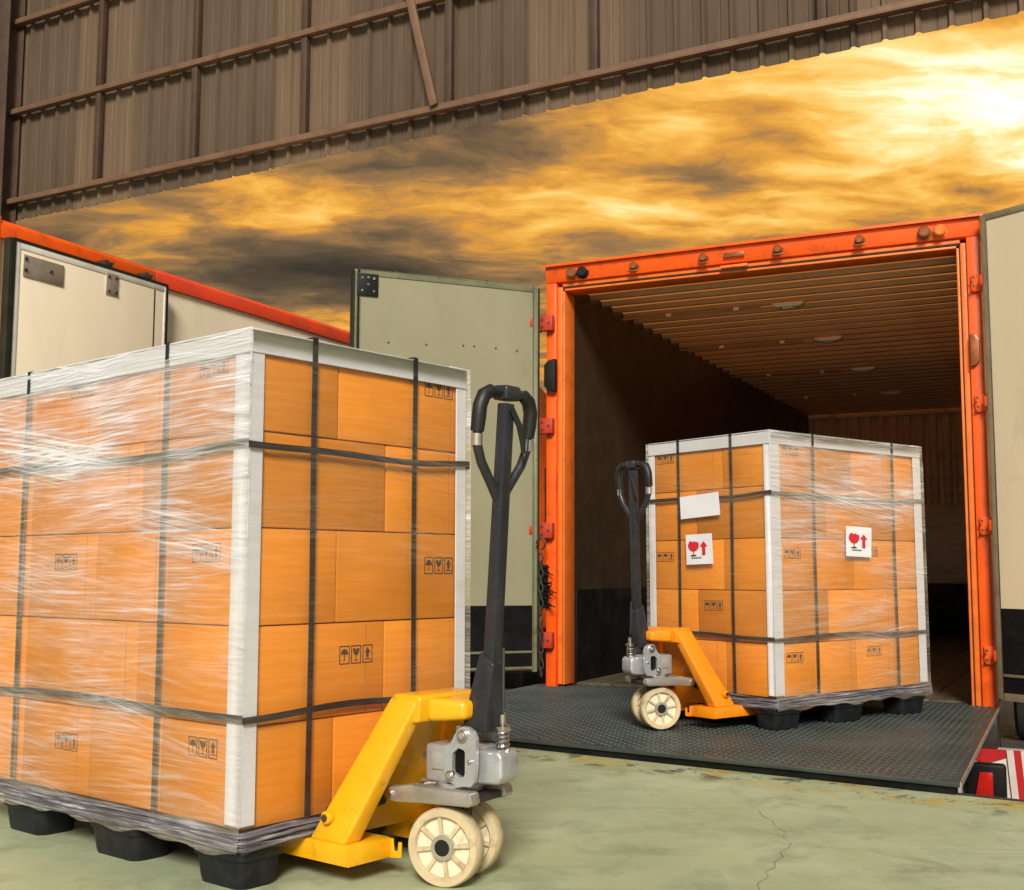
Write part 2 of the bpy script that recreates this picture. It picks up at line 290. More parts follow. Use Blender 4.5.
def floor_material(edge_angle, edge_point):
    m = bpy.data.materials.new('painted_concrete'); m.use_nodes = True
    t = NT(m.node_tree); out = t.n('ShaderNodeOutputMaterial'); b = t.n('ShaderNodeBsdfPrincipled')
    co = t.n('ShaderNodeTexCoord').outputs['Object']
    n1 = t.noise(co, 1.3, 7, 0.62, 0.3); n2 = t.noise(t.mapping(co, loc=(4, 2, 0)), 4.5, 8, 0.68, 0.5); n3 = t.noise(t.mapping(co, loc=(1, 9, 0)), 30, 5, 0.7)
    c = t.ramp(n1, [(0.36, (0.345, 0.405, 0.245)), (0.5, (0.40, 0.46, 0.285)), (0.64, (0.47, 0.52, 0.34))])
    c = t.mix(t.ramp(n2, [(0.50, 0.0), (0.66, 0.6)]), c, (0.22, 0.265, 0.155))
    c = t.mix(t.ramp(n3, [(0.55, 0.0), (0.8, 0.28)]), c, (0.47, 0.47, 0.36))
    sc = t.noise(t.mapping(co, (1.0, 16, 1), rot=(0, 0, 0.6)), 1.0, 6, 0.68, 0.3)          # drag scuffs
    c = t.mix(t.ramp(sc, [(0.57, 0.0), (0.72, 0.42)]), c, (0.20, 0.215, 0.13))
    sc2 = t.noise(t.mapping(co, (9, 0.8, 1), rot=(0, 0, 0.25), loc=(3, 3, 0)), 1.0, 6, 0.7, 0.2)
    c = t.mix(t.ramp(sc2, [(0.60, 0.0), (0.74, 0.32)]), c, (0.52, 0.53, 0.40))
    oil = t.noise(t.mapping(co, loc=(6, 4, 1)), 2.1, 9, 0.66, 0.8)
    c = t.mix(t.ramp(oil, [(0.58, 0.0), (0.66, 0.38), (0.74, 0.52)]), c, (0.165, 0.165, 0.095))
    spk = t.noise(t.mapping(co, loc=(2, 2, 2)), 75, 3, 0.7)
    c = t.mix(t.ramp(spk, [(0.64, 0.0), (0.70, 0.5)]), c, (0.15, 0.15, 0.10))
    # worn yellow edge paint along the dock lip
    loc = t.vmath('SUBTRACT', co, tuple(edge_point))
    dist = t.vmath('DOT_PRODUCT', loc, (math.sin(edge_angle), -math.cos(edge_angle), 0))
    band = t.math('MULTIPLY', t.ramp(dist, [(0.0, 1.0), (0.18, 1.0), (0.30, 0.0)]), 1.0)
    worn = t.ramp(t.noise(t.mapping(co, (1, 1, 1), loc=(7, 3, 0)), 5.0, 8, 0.72, 0.5), [(0.47, 0.0), (0.58, 0.8)])
    c = t.mix(t.math('MULTIPLY', band, worn), c, (0.46, 0.34, 0.075))
    dk = t.ramp(t.noise(t.mapping(co, (1, 1, 1), loc=(2, 8, 0)), 6.5, 8, 0.72, 0.4), [(0.53, 0.0), (0.59, 0.9)])
    c = t.mix(t.math('MULTIPLY', band, dk), c, (0.09, 0.085, 0.06))
    t.set(b, 'Base Color', c)
    t.set(b, 'Roughness', t.ramp(n2, [(0.3, 0.42), (0.7, 0.68)])); b.inputs['Specular IOR Level'].default_value = 0.4
    bp = t.n('ShaderNodeBump'); bp.inputs['Strength'].default_value = 0.25; bp.inputs['Distance'].default_value = 0.004
    t.set(bp, 'Height', t.math('ADD', n3, n2)); t.set(b, 'Normal', bp.outputs[0])
    t.t.links.new(b.outputs[0], out.inputs[0]); MATS['painted_concrete'] = m


# ------------------------------------------------------------------ mesh helpers
class MB:
    def __init__(self): self.v = []; self.f = []; self.uv = None
    def add(self, verts, faces):
        o = len(self.v); self.v += [tuple(p) for p in verts]; self.f += [tuple(i + o for i in f) for f in faces]; return self
    def box(self, x0, x1, y0, y1, z0, z1):
        return self.add([(x0, y0, z0), (x1, y0, z0), (x1, y1, z0), (x0, y1, z0), (x0, y0, z1), (x1, y0, z1), (x1, y1, z1), (x0, y1, z1)],
                        [(0, 3, 2, 1), (4, 5, 6, 7), (0, 1, 5, 4), (1, 2, 6, 5), (2, 3, 7, 6), (3, 0, 4, 7)])
    def hexa(self, p):   # eight corners, ordered as in box
        return self.add(p, [(0, 3, 2, 1), (4, 5, 6, 7), (0, 1, 5, 4), (1, 2, 6, 5), (2, 3, 7, 6), (3, 0, 4, 7)])
    def prism(self, poly, axis, a, b):
        """poly: 2D points; extruded along axis from a to b. axis 0: poly=(y,z); 1: (x,z); 2: (x,y)"""
        def P(p, h): return (h, p[0], p[1]) if axis == 0 else ((p[0], h, p[1]) if axis == 1 else (p[0], p[1], h))
        n = len(poly); vs = [P(p, a) for p in poly] + [P(p, b) for p in poly]
        fs = [tuple(range(n))[::-1], tuple(range(n, 2 * n))] + [(i, (i + 1) % n, n + (i + 1) % n, n + i) for i in range(n)]
        return self.add(vs, fs)
    def tube(self, pts, r, n=10, cap=True, rs=None):
        pts = [Vector(p) for p in pts]; rings = []; up = None
        for i, p in enumerate(pts):
            d = (pts[min(i + 1, len(pts) - 1)] - pts[max(i - 1, 0)]).normalized()
            if up is None:
                up = d.orthogonal().normalized()
            else:
                up = (up - d * up.dot(d)).normalized()
            s = d.cross(up); rr = rs[i] if rs else r
            rings.append([p + (up * math.cos(2 * math.pi * k / n) + s * math.sin(2 * math.pi * k / n)) * rr for k in range(n)])
        vs = [q for ring in rings for q in ring]; fs = []
        for i in range(len(rings) - 1):
            for k in range(n): fs.append((i * n + k, i * n + (k + 1) % n, (i + 1) * n + (k + 1) % n, (i + 1) * n + k))
        if cap: fs += [tuple(range(n))[::-1], tuple(range((len(rings) - 1) * n, len(rings) * n))]
        return self.add(vs, fs)
    def lathe(self, prof, axis=1, n=40, c=(0, 0, 0), closed=False):
        """prof: (radius, along axis); revolved about axis"""
        vs = []; m = len(prof)
        for k in range(n):
            a = 2 * math.pi * k / n
            for r, h in prof:
                x, y = r * math.cos(a), r * math.sin(a)
                q = (h, x, y) if axis == 0 else ((x, h, y) if axis == 1 else (x, y, h))
                vs.append((q[0] + c[0], q[1] + c[1], q[2] + c[2]))
        fs = []
        for k in range(n):
            for j in range(m if closed else m - 1):
                j2 = (j + 1) % m
                fs.append((k * m + j, ((k + 1) % n) * m + j, ((k + 1) % n) * m + j2, k * m + j2))
        return self.add(vs, fs)
    def cyl(self, c, r, a, b, axis=1, n=24):
        return self.lathe([(0.0001, a), (r, a), (r, b), (0.0001, b)], axis, n, c)
    def build(self, name, m, parent=None, bevel=0.0, seg=2, smooth=False, angle=40):
        me = bpy.data.meshes.new(name); bm = bmesh.new()
        vs = [bm.verts.new(p) for p in self.v]; bm.verts.ensure_lookup_table()
        for f in self.f:
            try: bm.faces.new([vs[i] for i in f])
            except ValueError: pass
        bmesh.ops.remove_doubles(bm, verts=bm.verts, dist=1e-5)
        bmesh.ops.recalc_face_normals(bm, faces=bm.faces)
        if bevel:
            es = [e for e in bm.edges if len(e.link_faces) == 2 and e.calc_face_angle() > R(30)]
            bmesh.ops.bevel(bm, geom=es, offset=bevel, segments=seg, profile=0.5, affect='EDGES', clamp_overlap=True)
        if smooth or bevel:
            for f in bm.faces: f.smooth = True
            for e in bm.edges:
                if len(e.link_faces) == 2 and e.calc_face_angle() > R(angle): e.smooth = False
        bm.to_mesh(me); bm.free()
        me.materials.append(MATS[m])
        return link(name, me, parent)


def link(name, me, parent=None):
    o = bpy.data.objects.new(name, me); col.objects.link(o); o.parent = parent; return o


def tag(o, label=None, cat=None, group=None, kind=None):
    for k, v in (('label', label), ('category', cat), ('group', group), ('kind', kind)):
        if v: o[k] = v
    return o


def empty(name, loc, rz=0.0, ry=0.0):
    o = bpy.data.objects.new(name, None); o.empty_display_size = 0.1; col.objects.link(o)
    o.location = loc; o.rotation_euler = (0, ry, rz); return o


def copy_part(o, parent, loc=None, rot=None):
    c = o.copy(); col.objects.link(c); c.parent = parent
    if loc is not None: c.location = loc
    if rot is not None: c.rotation_euler = rot
    return c


# frame of the two parked trucks, the dock lip and the shed wall (local x right, y into the truck, z up)
T_LOC = Vector((1.4427, 7.1370, 0.03)); T_RZ = R(-26.34); T_RY = R(0.33)
T_M = Matrix.Rotation(T_RZ, 4, 'Z')


def tw(x, y, z=0.0):
    p = T_M @ Vector((x, y, z)); return (p.x + T_LOC.x, p.y + T_LOC.y, z)


rnd = random.Random(7)

# ------------------------------------------------------------------ dock floor and yard
lip = [(-24, -2.62), (-1.62, -2.62), (-1.62, -2.04), (1.50, -2.585), (1.95, -2.66), (24, -2.66)]
edge_a = T_RZ + math.atan2(-2.585 + 2.04, 3.12)
floor_material(edge_a, Vector(tw(0, -2.33)))
fl = MB()
poly = [tw(*p)[:2] for p in lip] + [tw(24, -26)[:2], tw(-24, -26)[:2]]
fl.prism(poly, 2, -1.2, 0.0)
floor = tag(fl.build('floor', 'painted_concrete'), kind='structure')
nose = MB()
for a, b in zip(lip[2:-1], lip[3:]):
    A, B = Vector(tw(*a)), Vector(tw(*b)); d = (B - A).normalized(); n = Vector((d.y, -d.x, 0))
    q = [A + n * .012, B + n * .012, B - n * .012, A - n * .012]
    nose.hexa([(p.x, p.y, -0.16) for p in q] + [(p.x, p.y, 0.004) for p in q])
nose.build('edge_trim', 'steel_dark', floor)


def crack(pts, w):
    m = MB(); P = [Vector((*p, 0.0025)) for p in pts]
    for i in range(len(P) - 1):
        d = (P[i + 1] - P[i]).normalized(); n = Vector((-d.y, d.x, 0))
        w0 = w * (0.4 + rnd.random()); w1 = w * (0.4 + rnd.random())
        m.add([P[i] - n * w0, P[i + 1] - n * w1, P[i + 1] + n * w1, P[i] + n * w0], [(0, 1, 2, 3)])
    return m.build('crack', 'crack_dark', floor)


def crack_path(a, b, n, jit):
    A, B = Vector(a), Vector(b); out = []
    for i in range(n + 1):
        p = A.lerp(B, i / n); out.append((p.x + rnd.uniform(-jit, jit), p.y + rnd.uniform(-jit, jit)))
    return out


crack([(0.800, 3.93), (0.795, 3.84), (0.812, 3.77), (0.800, 3.70), (0.815, 3.62), (0.790, 3.54), (0.798, 3.47), (0.770, 3.40), (0.742, 3.36), (0.735, 3.30), (0.700, 3.25), (0.690, 3.19), (0.655, 3.15), (0.650, 3.09), (0.610, 3.03), (0.600, 2.96), (0.560, 2.90)], 0.0011)
crack(crack_path((0.80, 3.47), (0.96, 3.38), 9, 0.006), 0.0006)
crack(crack_path((-1.25, 2.42), (-0.75, 2.50), 10, 0.01), 0.0008)
crack(crack_path((1.45, 3.25), (1.25, 2.70), 18, 0.008), 0.0006)

g = MB(); S = 900
g.add([(-S, -S, -1.2045), (S, -S, -1.2045), (S, S, -1.2045), (-S, S, -1.2045)], [(0, 1, 2, 3)])
tag(g.build('ground', 'asphalt'), kind='structure')

# ------------------------------------------------------------------ corrugated shed wall over the opening
WALL_Y, WALL_Z0, WALL_Z1 = 1.35, 4.46, 7.9
wall = tag(empty('corrugated_wall', tw(-8.3, WALL_Y + .19, -1.2), T_RZ - R(2.1)), 'brown corrugated metal wall with girts hanging above the loading opening', 'wall')


def sheet_mesh(width, ribs, z0, z1):
    prof = []; p = width / ribs
    for i in range(ribs):
        x = i * p
        prof += [(x, 0), (x + p * .36, 0), (x + p * .40, .006), (x + p * .44, 0), (x + p * .72, 0), (x + p * .79, -.034), (x + p * .90, -.034), (x + p * .97, 0)]
    prof.append((width + .012, -0.0015))
    m = MB(); n = len(prof)
    vs = [(x, y, z0) for x, y in prof] + [(x, y, z1) for x, y in prof] + [(x, y + .0015, z0) for x, y in prof] + [(x, y + .0015, z1) for x, y in prof]
    fs = []
    for i in range(n - 1):
        fs += [(i, i + 1, n + i + 1, n + i), (2 * n + i, 3 * n + i, 3 * n + i + 1, 2 * n + i + 1), (i, 2 * n + i, 2 * n + i + 1, i + 1)]
    m.add(vs, fs); return m


base_z = 1.2
SW = 0.88
first = None; pale = None
n_sheets = 20
for i in range(n_sheets):
    if first is None:
        first = sheet_mesh(SW, 4, WALL_Z0 + base_z, WALL_Z1 + base_z).build('wall_sheet', 'galv_sheet', wall, smooth=True, angle=25)
        pale = first.data.copy(); pale.materials[0] = MATS['galv_sheet_pale']; s = first
    else:
        s = copy_part(first, wall)
        if i % 3 == 1 or i > 9: s.data = pale  # some sheets vary; the right-hand run is paler, sunset glow painted in
    s.location = (0.03 + i * SW, rnd.uniform(-.002, .002) + (i % 2) * .002, rnd.uniform(-.008, .008))
WL = n_sheets * SW
def gb(name, x0, x1, y0, y1, z0, z1, m, bevel=0.004): return MB().box(x0, x1, y0, y1, z0 + base_z, z1 + base_z).build(name, m, wall, bevel)
for z in (4.62, 5.60, 6.60, 7.55): gb('girt', 0.02, WL, -.115, -.037, z, z + .042, 'girt_steel')
for z in (4.62, 5.60, 6.60, 7.55): MB().box(0.02, WL, -.112, -.106, z + base_z + .043, z + base_z + .055).build('girt_lip', 'girt_steel', wall)
for x in (-6.97, -5.67, -4.35, -2.82, -1.48, 0.3, 2.0):
    for k in range(3):
        za = (4.68, 5.66, 6.66)[k]
        MB().box(x + 8.3 - .035, x + 8.3 + .03, -.095, -.037, za + base_z, za + base_z + .918).build('wall_post', 'post_steel', wall, .003)
br = MB(); a, b = Vector((-3.42 + 8.3, -.15, 6.62 + base_z)), Vector((-2.93 + 8.3, -.15, 4.66 + base_z))
d = (b - a).normalized(); n = Vector((d.z, 0, -d.x)) * .036; yv = Vector((0, .034, 0))
br.hexa([a - n, a - n + yv, a + n + yv, a + n, b - n, b - n + yv, b + n + yv, b + n]); br.build('brace', 'girt_steel', wall, .003)
# steel columns that carry it
for x in (-8.3, WL - 8.3 + .2):
    c = empty('steel_column', tw(x, WALL_Y + .06 - (x + 8.3) * .0367, -1.2), T_RZ)
    tag(c, 'brown steel column at the far left end of the corrugated wall' if x < 0 else 'brown steel column at the right end of the corrugated wall', 'column')
    MB().box(-.10, .10, -.10, -.088, .022, 9.1).build('flange', 'post_steel', c, .002)
    MB().box(-.10, .10, .088, .10, .022, 9.1).build('flange', 'post_steel', c, .002)
    MB().box(-.006, .006, -.088, .088, .022, 9.1).build('web', 'post_steel', c)
    MB().box(-.16, .16, -.16, .16, 0, .022).build('base_plate', 'steel_dark', c, .002)
side = tag(empty('side_wall', tw(-8.42, WALL_Y - .2, -1.2), T_RZ - R(90)), 'brown corrugated side wall turning the corner at the far left', 'wall')
for i in range(3):
    s = copy_part(first, side, (0.0 + i * SW, 0, 0)); s.name = 'wall_sheet'
for z in (4.62, 5.60, 6.60): MB().box(0.0, 3 * SW, .004, .075, z + base_z, z + base_z + .055).build('girt', 'girt_steel', side, .003)


# ------------------------------------------------------------------ shared truck pieces
def wheel_part(parent, x, y, z, r=.48, w=.28, name='wheel'):
    e = MB().lathe([(r * .58, -w / 2), (r * .9, -w / 2), (r, -w * .36), (r, w * .36), (r * .9, w / 2), (r * .58, w / 2)], 0, 32).build(name, 'tyre', parent, smooth=True)
    e.location = (x, y, z)
    MB().lathe([(.02, w * .2), (r * .3, w * .2), (r * .42, w * .05), (r * .56, w * .42), (r * .6, w * .5), (r * .6, -w * .5), (r * .5, -w * .2), (.02, -w * .2)], 0, 32).build('rim', 'plate_metal', e, smooth=True)
    return e


def bolt_mb(pts, r, axis, h0, h1):
    m = MB()
    for p in pts: m.cyl(p, r, h0, h1, axis, 10)
    return m


# ------------------------------------------------------------------ open orange box truck
tr = tag(empty('box_truck', T_LOC, T_RZ, T_RY), 'orange framed box truck with its empty cargo box open to the dock', 'truck')
LEN = 7.3
XO, XI, ZT, ZI = 1.34, 1.215, 2.764, 2.578
# rear frame: outer posts, inner lighter return, header with overhanging cap, sill
for s in (-1, 1):
    x0, x1 = sorted((s * XO, s * (XI + .055)))
    MB().box(x0, x1, -.06, .10, .0, ZI + .055).build('corner_post', 'orange_paint', tr, .006)
    x0, x1 = sorted((s * (XI + .052), s * (XI + .020)))
    MB().box(x0, x1, -.035, .10, .02, ZI + .03).build('door_rebate', 'orange_inner', tr, .004)
    x0, x1 = sorted((s * (XI + .021), s * (XI + .012)))
    MB().box(x0, x1, -.03, .11, .02, ZI + .012).build('rubber_seal', 'dark_seal', tr)
    x0, x1 = sorted((s * (XI + .013), s * XI))
    MB().box(x0, x1, -.045, .12, .02, ZI).build('inner_lip', 'orange_inner', tr, .003)
hd = MB().prism([(-.055, ZI + .058), (.12, ZI + .058), (.12, ZT), (-.02, ZT), (-.075, ZT - .025), (-.075, ZT - .04)], 0, -XO - .004, XO + .004)
hd.build('header', 'orange_paint', tr, .005)
MB().prism([(-.02, ZT - .0), (-.02, ZT + .012), (-.10, ZT - .018), (-.10, ZT - .03)], 0, -XO - .03, XO + .03).build('header_cap', 'orange_paint', tr, .003)
MB().box(-XI - .02, XI + .02, -.035, .10, ZI + .03, ZI + .055).build('door_rebate', 'orange_inner', tr, .004)
MB().box(-XI - .012, XI + .012, -.03, .11, ZI + .014, ZI + .028).build('rubber_seal', 'dark_seal', tr)
MB().box(-XI, XI, -.045, .12, ZI, ZI + .013).build('inner_lip', 'orange_inner', tr, .003)
MB().box(-XO, XO, -.05, .14, -.20, -.002).build('rear_sill', 'steel_dark', tr, .006)
# box
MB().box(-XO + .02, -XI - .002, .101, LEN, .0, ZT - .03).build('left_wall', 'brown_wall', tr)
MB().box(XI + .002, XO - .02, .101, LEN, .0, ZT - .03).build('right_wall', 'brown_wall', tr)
MB().add([(-XO + .02, .121, ZI + .062), (XO - .02, .121, ZI + .062), (XO - .02, LEN, ZI + .062), (-XO + .02, LEN, ZI + .062)], [(0, 1, 2, 3)]).build('roof_panel', 'glow_roof', tr)
MB().box(-XI - .002, XI + .002, .141, LEN, -.05, .0).build('subfloor', 'steel_dark', tr)
nb = 10; bw = 2 * XI / nb
plank = MB().box(0.002, bw - .002, 0, LEN - .15, .0, .022).build('floor_plank', 'deck_wood', tr, .002)
for i in range(nb):
    p = plank if i == 0 else copy_part(plank, tr)
    p.location = (-XI + i * bw, .142, rnd.uniform(0, .0015))
# dark kick boards low on the walls
for s in (-1, 1):
    x0, x1 = sorted((s * XI, s * (XI - .012)))
    MB().box(x0, x1, .13, LEN - .02, .024, .62).build('kick_board', 'black_plate', tr, .002)
# ceiling ribs, one by one
rib = MB().prism([(0, 0), (.010, -.036), (.040, -.036), (.05, 0)], 0, -XI, XI).build('ceiling_rib', 'ceiling_rib', tr, .003)
n_r = 33
for i in range(n_r):
    r_ = rib if i == 0 else copy_part(rib, tr)
    r_.location = (0, 16e-2 + i * .216, ZI + .06)
for k, y in enumerate((1.0, 2.35, 3.9, 5.5)):
    L = MB().prism([(-.11, 0), (-.10, -.022), (-.07, -.032), (.07, -.032), (.10, -.022), (.11, 0)], 1, -.045, .045).build('ceiling_lamp', 'lamp_white', tr, .006)
    L.location = (.02, y, ZI + .015)
    MB().box(-.04, .04, -.03, .03, -.042, -.033).build('lamp_lens', 'lamp_white', L, .004)
    cdt = MB().tube([(-XI, y, ZI + .008), (-.18, y, ZI + .008)], .008, 8).build('conduit', 'ceiling_metal', tr, smooth=True)
    for x in (-.85, -.35): MB().box(x - .02, x + .02, y - .02, y + .02, ZI - .008, ZI + .018).build('conduit_clip', 'lamp_white', tr, .003)
# bulkhead
MB().box(-XI, XI, LEN - .02, LEN + .05, .0, ZI + .06).build('bulkhead', 'bulkhead_metal', tr)
bz0 = 1.52
brib = MB().prism([(0, 0), (.02, -.04), (.085, -.04), (.105, 0)], 2, bz0, ZI - .02).build('bulkhead_rib', 'bulkhead_metal', tr, .002)
for i in range(16):
    r_ = brib if i == 0 else copy_part(brib, tr)
    r_.location = (-XI + .06 + i * .146, LEN - .02, 0)
MB().box(-XI, XI, LEN - .07, LEN - .02, ZI - .018, ZI + .03).build('bulkhead_rail', 'bulkhead_metal', tr, .004)
MB().box(-XI, XI, LEN - .065, LEN - .022, .62, bz0 - .01).build('bulkhead_plate', 'bulkhead_plate', tr, .004)
MB().box(-XI, XI, LEN - .08, LEN - .022, .024, .61).build('bulkhead_kick', 'black_plate', tr, .004)
# marker lamps on the header
def marker(x, z, m, r=.026):
    o = MB().lathe([(.0001, -.012), (r * .75, -.012), (r, -.004), (r, 0.02), (r * 1.25, .02), (r * 1.25, .03), (.0001, .03)], 1, 20).build('marker_lamp', m, tr, smooth=True)
    o.location = (x, -.088, z); return o
for x, m in ((-1.15, 'lamp_rust'), (-1.075, 'black_rubber'), (-.718, 'lamp_rust'), (-.259, 'lamp_rust'), (.207, 'lamp_rust'), (.689, 'lamp_rust'), (1.05, 'lamp_rust'), (1.135, 'orange_inner')):
    marker(x, 2.683, m, .034 if abs(x) > 1 else .026)
    if abs(x) < 1: MB().box(x - .035, x + .035, -.0925, -.078, 2.645, 2.655).build('lamp_bracket', 'lamp_rust', tr, .002)
MB().box(-.13, 0.0, -.084, -.07, 2.668, 2.698).build('name_plate', 'lamp_rust', tr, .003)
MB().box(-.15, .02, -.09, -.06, 2.600, 2.618).build('header_catch', 'orange_inner', tr, .003)
# hinges: bracket on the post, pin barrel
for s in (-1, 1):
    for z in (2.36, 1.68, 1.0, .30):
        h = MB().box(-.035, .05, -.05 if s < 0 else -.02, .0, -.05, .05).cyl((-.055 * -s, -.03, 0), .024, -.055, .055, 2, 14).build('hinge', 'hinge_red' if s < 0 else 'orange_paint', tr, .004)
        h.location = (s * (XO - .015), -.062, z)
        bolt_mb([(-.02, -.052, -.025), (-.02, -.052, .025), (.025, -.052, 0)], .008, 1, -.004, .004).build('bolt', 'bolt_dark', h)
for s in (-1, 1):
    z = 2.01 if s < 0 else 1.98
    lb = MB().prism([(0, -.10), (.05, -.11), (.05, .11), (0, .10), (-.03, .07), (-.03, -.07)], 1, -.05, .0).build('latch_box', 'black_rubber' if s < 0 else 'lamp_rust', tr, .008)
    lb.location = (s * (XO - .035), -.064, z); lb.scale = (1, 1, 1) if s < 0 else (-.6, .5, .85)
# bumper, lamps and chevrons under the deck
MB().box(-1.30, 1.30, -.03, .20, -.62, -.205).build('rear_panel', 'bumper_grey', tr, .006)
for s in (-1, 1):
    lamp = MB().box(-.105, .105, -.05, 0, -.105, .105).build('tail_lamp', 'black_plate', tr, .02, 3)
    lamp.location = (s * 1.275, -.065, -.375)
    MB().prism([(-.05, -.07), (.04, -.07), (.04, .06), (-.025, .06)], 1, -.072, -.061).build('lens', 'red_lens', lamp, .003)
    for k in range(5):
        x = s * 1.47 + (k - 2) * .035
        MB().prism([(x - .017, -.20), (x + .017, -.20), (x + .017 + .04, -.72), (x - .017 + .04, -.72)], 1, -.075, -.06).build('reflector_stripe', 'stripe_red' if k % 2 else 'stripe_white', tr)
    x0, x1 = sorted((s * 1.10, s * 1.56))
    MB().box(x0, x1, -.058, .06, -.74, -.205).build('bumper_wing', 'stripe_white', tr, .004)
    x0, x1 = sorted((s * 1.17, s * 1.38))
    MB().prism([(x0, -.20), (x1, -.20), (x1, -.24), ((x0 + x1) / 2, -.28), (x0, -.24)], 1, -.068, -.060).build('red_reflector', 'stripe_red', tr)
for s in (-1, 1):
    MB().box(s * .42 - .05, s * .42 + .05, .05, LEN + 1.9, -.45, -.21).build('chassis_rail', 'steel_dark', tr, .004)
    for y in (1.9, LEN + 1.2): wheel_part(tr, s * 1.05, y, -.75)
MB().box(-1.2, 1.2, LEN + .35, LEN + 2.0, -.55, 1.75).build('cab', 'orange_paint', tr, .08, 3)

# chains and black brush beside the left post
brm = MB()
for k in range(34):
    z = .52 + rnd.random() * .24; x = -XO - .02 + rnd.uniform(-.03, .04)
    brm.tube([(x, -.07, z), (x + .045 + rnd.random() * .05, -.10 - rnd.random() * .05, z + rnd.uniform(-.03, .03))], .004, 5)
brm.build('bristle_brush', 'black_rubber', tr)
MB().box(-XO - .07, -XO + .02, -.095, -.062, .50, .78).build('brush_holder', 'black_plate', tr, .004)
chain = tag(empty('hanging_chain', tw(-XO + .02, -.17, .09), T_RZ), 'dark steel chain hanging beside the left orange post', 'chain')
lk = MB()
for k in range(16):
    z = .05 + k * .048; pts = []
    for j in range(13):
        a = 2 * math.pi * j / 12; px, pz = .014 * math.cos(a), .030 * math.sin(a)
        pts.append((px, 0, z + pz) if k % 2 else (0, px, z + pz))
    lk.tube(pts, .0055, 6, cap=False)
lk.build('chain_links', 'steel_dark', chain, smooth=True)
hk = [( .03 * math.cos(a) , 0, .86 + .035 * math.sin(a)) for a in [R(-90 + 30 * i) for i in range(10)]]
MB().tube(hk, .007, 7).build('hook', 'steel_dark', chain, smooth=True)


def truck_door(hx, hy, width, z0, z1, direction, panel, frame, kick, label, corner_plate, flip):
    """door leaf in its own frame: x from hinge to free edge, y thickness, inner face at -y"""
    d = empty('door', (hx, hy, 0), direction); d.parent = tr; d['label'] = label
    t = .055
    MB().box(.035, width - .035, -t * .5, t * .5, z0 + .035, z1 - .035).build('panel', panel, d)
    fr = MB().box(0, .035, -t * .62, t * .62, z0, z1).box(width - .035, width, -t * .62, t * .62, z0, z1)
    fr.box(.035, width - .035, -t * .62, t * .62, z1 - .035, z1).box(.035, width - .035, -t * .62, t * .62, z0, z0 + .035)
    fr.build('door_frame', frame, d, .004)
    sy = -1 if not flip else 1
    y0, y1 = sorted((sy * t * .5, sy * (t * .5 + .004)))
    MB().box(.036, width - .036, y0, y1, z0 + .036, z0 + kick).build('kick_plate', 'black_plate', d)
    y0, y1 = sorted((sy * (t * .5 + .005), sy * (t * .5 + .012)))
    MB().box(.04, width - .04, y0, y1, z0 + .12, z0 + .135).build('kick_trim', frame, d, .002)
    seal = MB().box(-.006, .0, -.02, .045, z0 + .01, z1 - .01).box(width, width + .012, -.02, .045, z0 + .01, z1 - .01)
    seal.build('door_seal', 'dark_seal', d)
    for x in (width * .28, width * .78):
        MB().box(x - .006, x + .006, -.01, .01, z1, z1 + .02).build('top_pin', 'bolt_dark', d)
    if corner_plate:
        x0, z = width - .15, z1 - .165
        y0, y1 = sorted((sy * t * .62, sy * (t * .62 + .008)))
        MB().box(x0, x0 + .135, y0, y1, z, z + .14).build('corner_plate', 'black_rubber', d, .003)
        bolt_mb([(x0 + dx, sy * (t * .62 + .01), z + dz) for dx, dz in ((.03, .03), (.105, .03), (.067, .07), (.03, .11), (.105, .11), (.067, .115))], .008, 1, -.004, .004).build('bolt', 'chrome', d)
    dots = [(width * f, sy * (t * .5 + .002), z1 - .42 - rnd.random() * .03) for f in (.82, .62, .42, .36, .24, .12)]
    if corner_plate: bolt_mb(dots, .006, 1, -.003, .003).build('rivet', 'bolt_dark', d)
    for z in (2.36, 1.68, 1.0, .30):
        xs_ = .06 if panel == 'olive_door' else .01
        MB().box(-.055 if panel == 'olive_door' else -.02, xs_, -.03, .03, z - .03, z + .03).build('hinge_strap', 'hinge_red' if panel == 'olive_door' else 'orange_paint', d, .004)
    return d


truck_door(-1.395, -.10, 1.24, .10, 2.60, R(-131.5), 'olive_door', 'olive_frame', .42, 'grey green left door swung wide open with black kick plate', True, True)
truck_door(1.372, -.125, 1.22, .075, 2.72, R(-29), 'pale_door', 'pale_edge', .48, 'pale right door swung wide open with black kick plate', False, False)

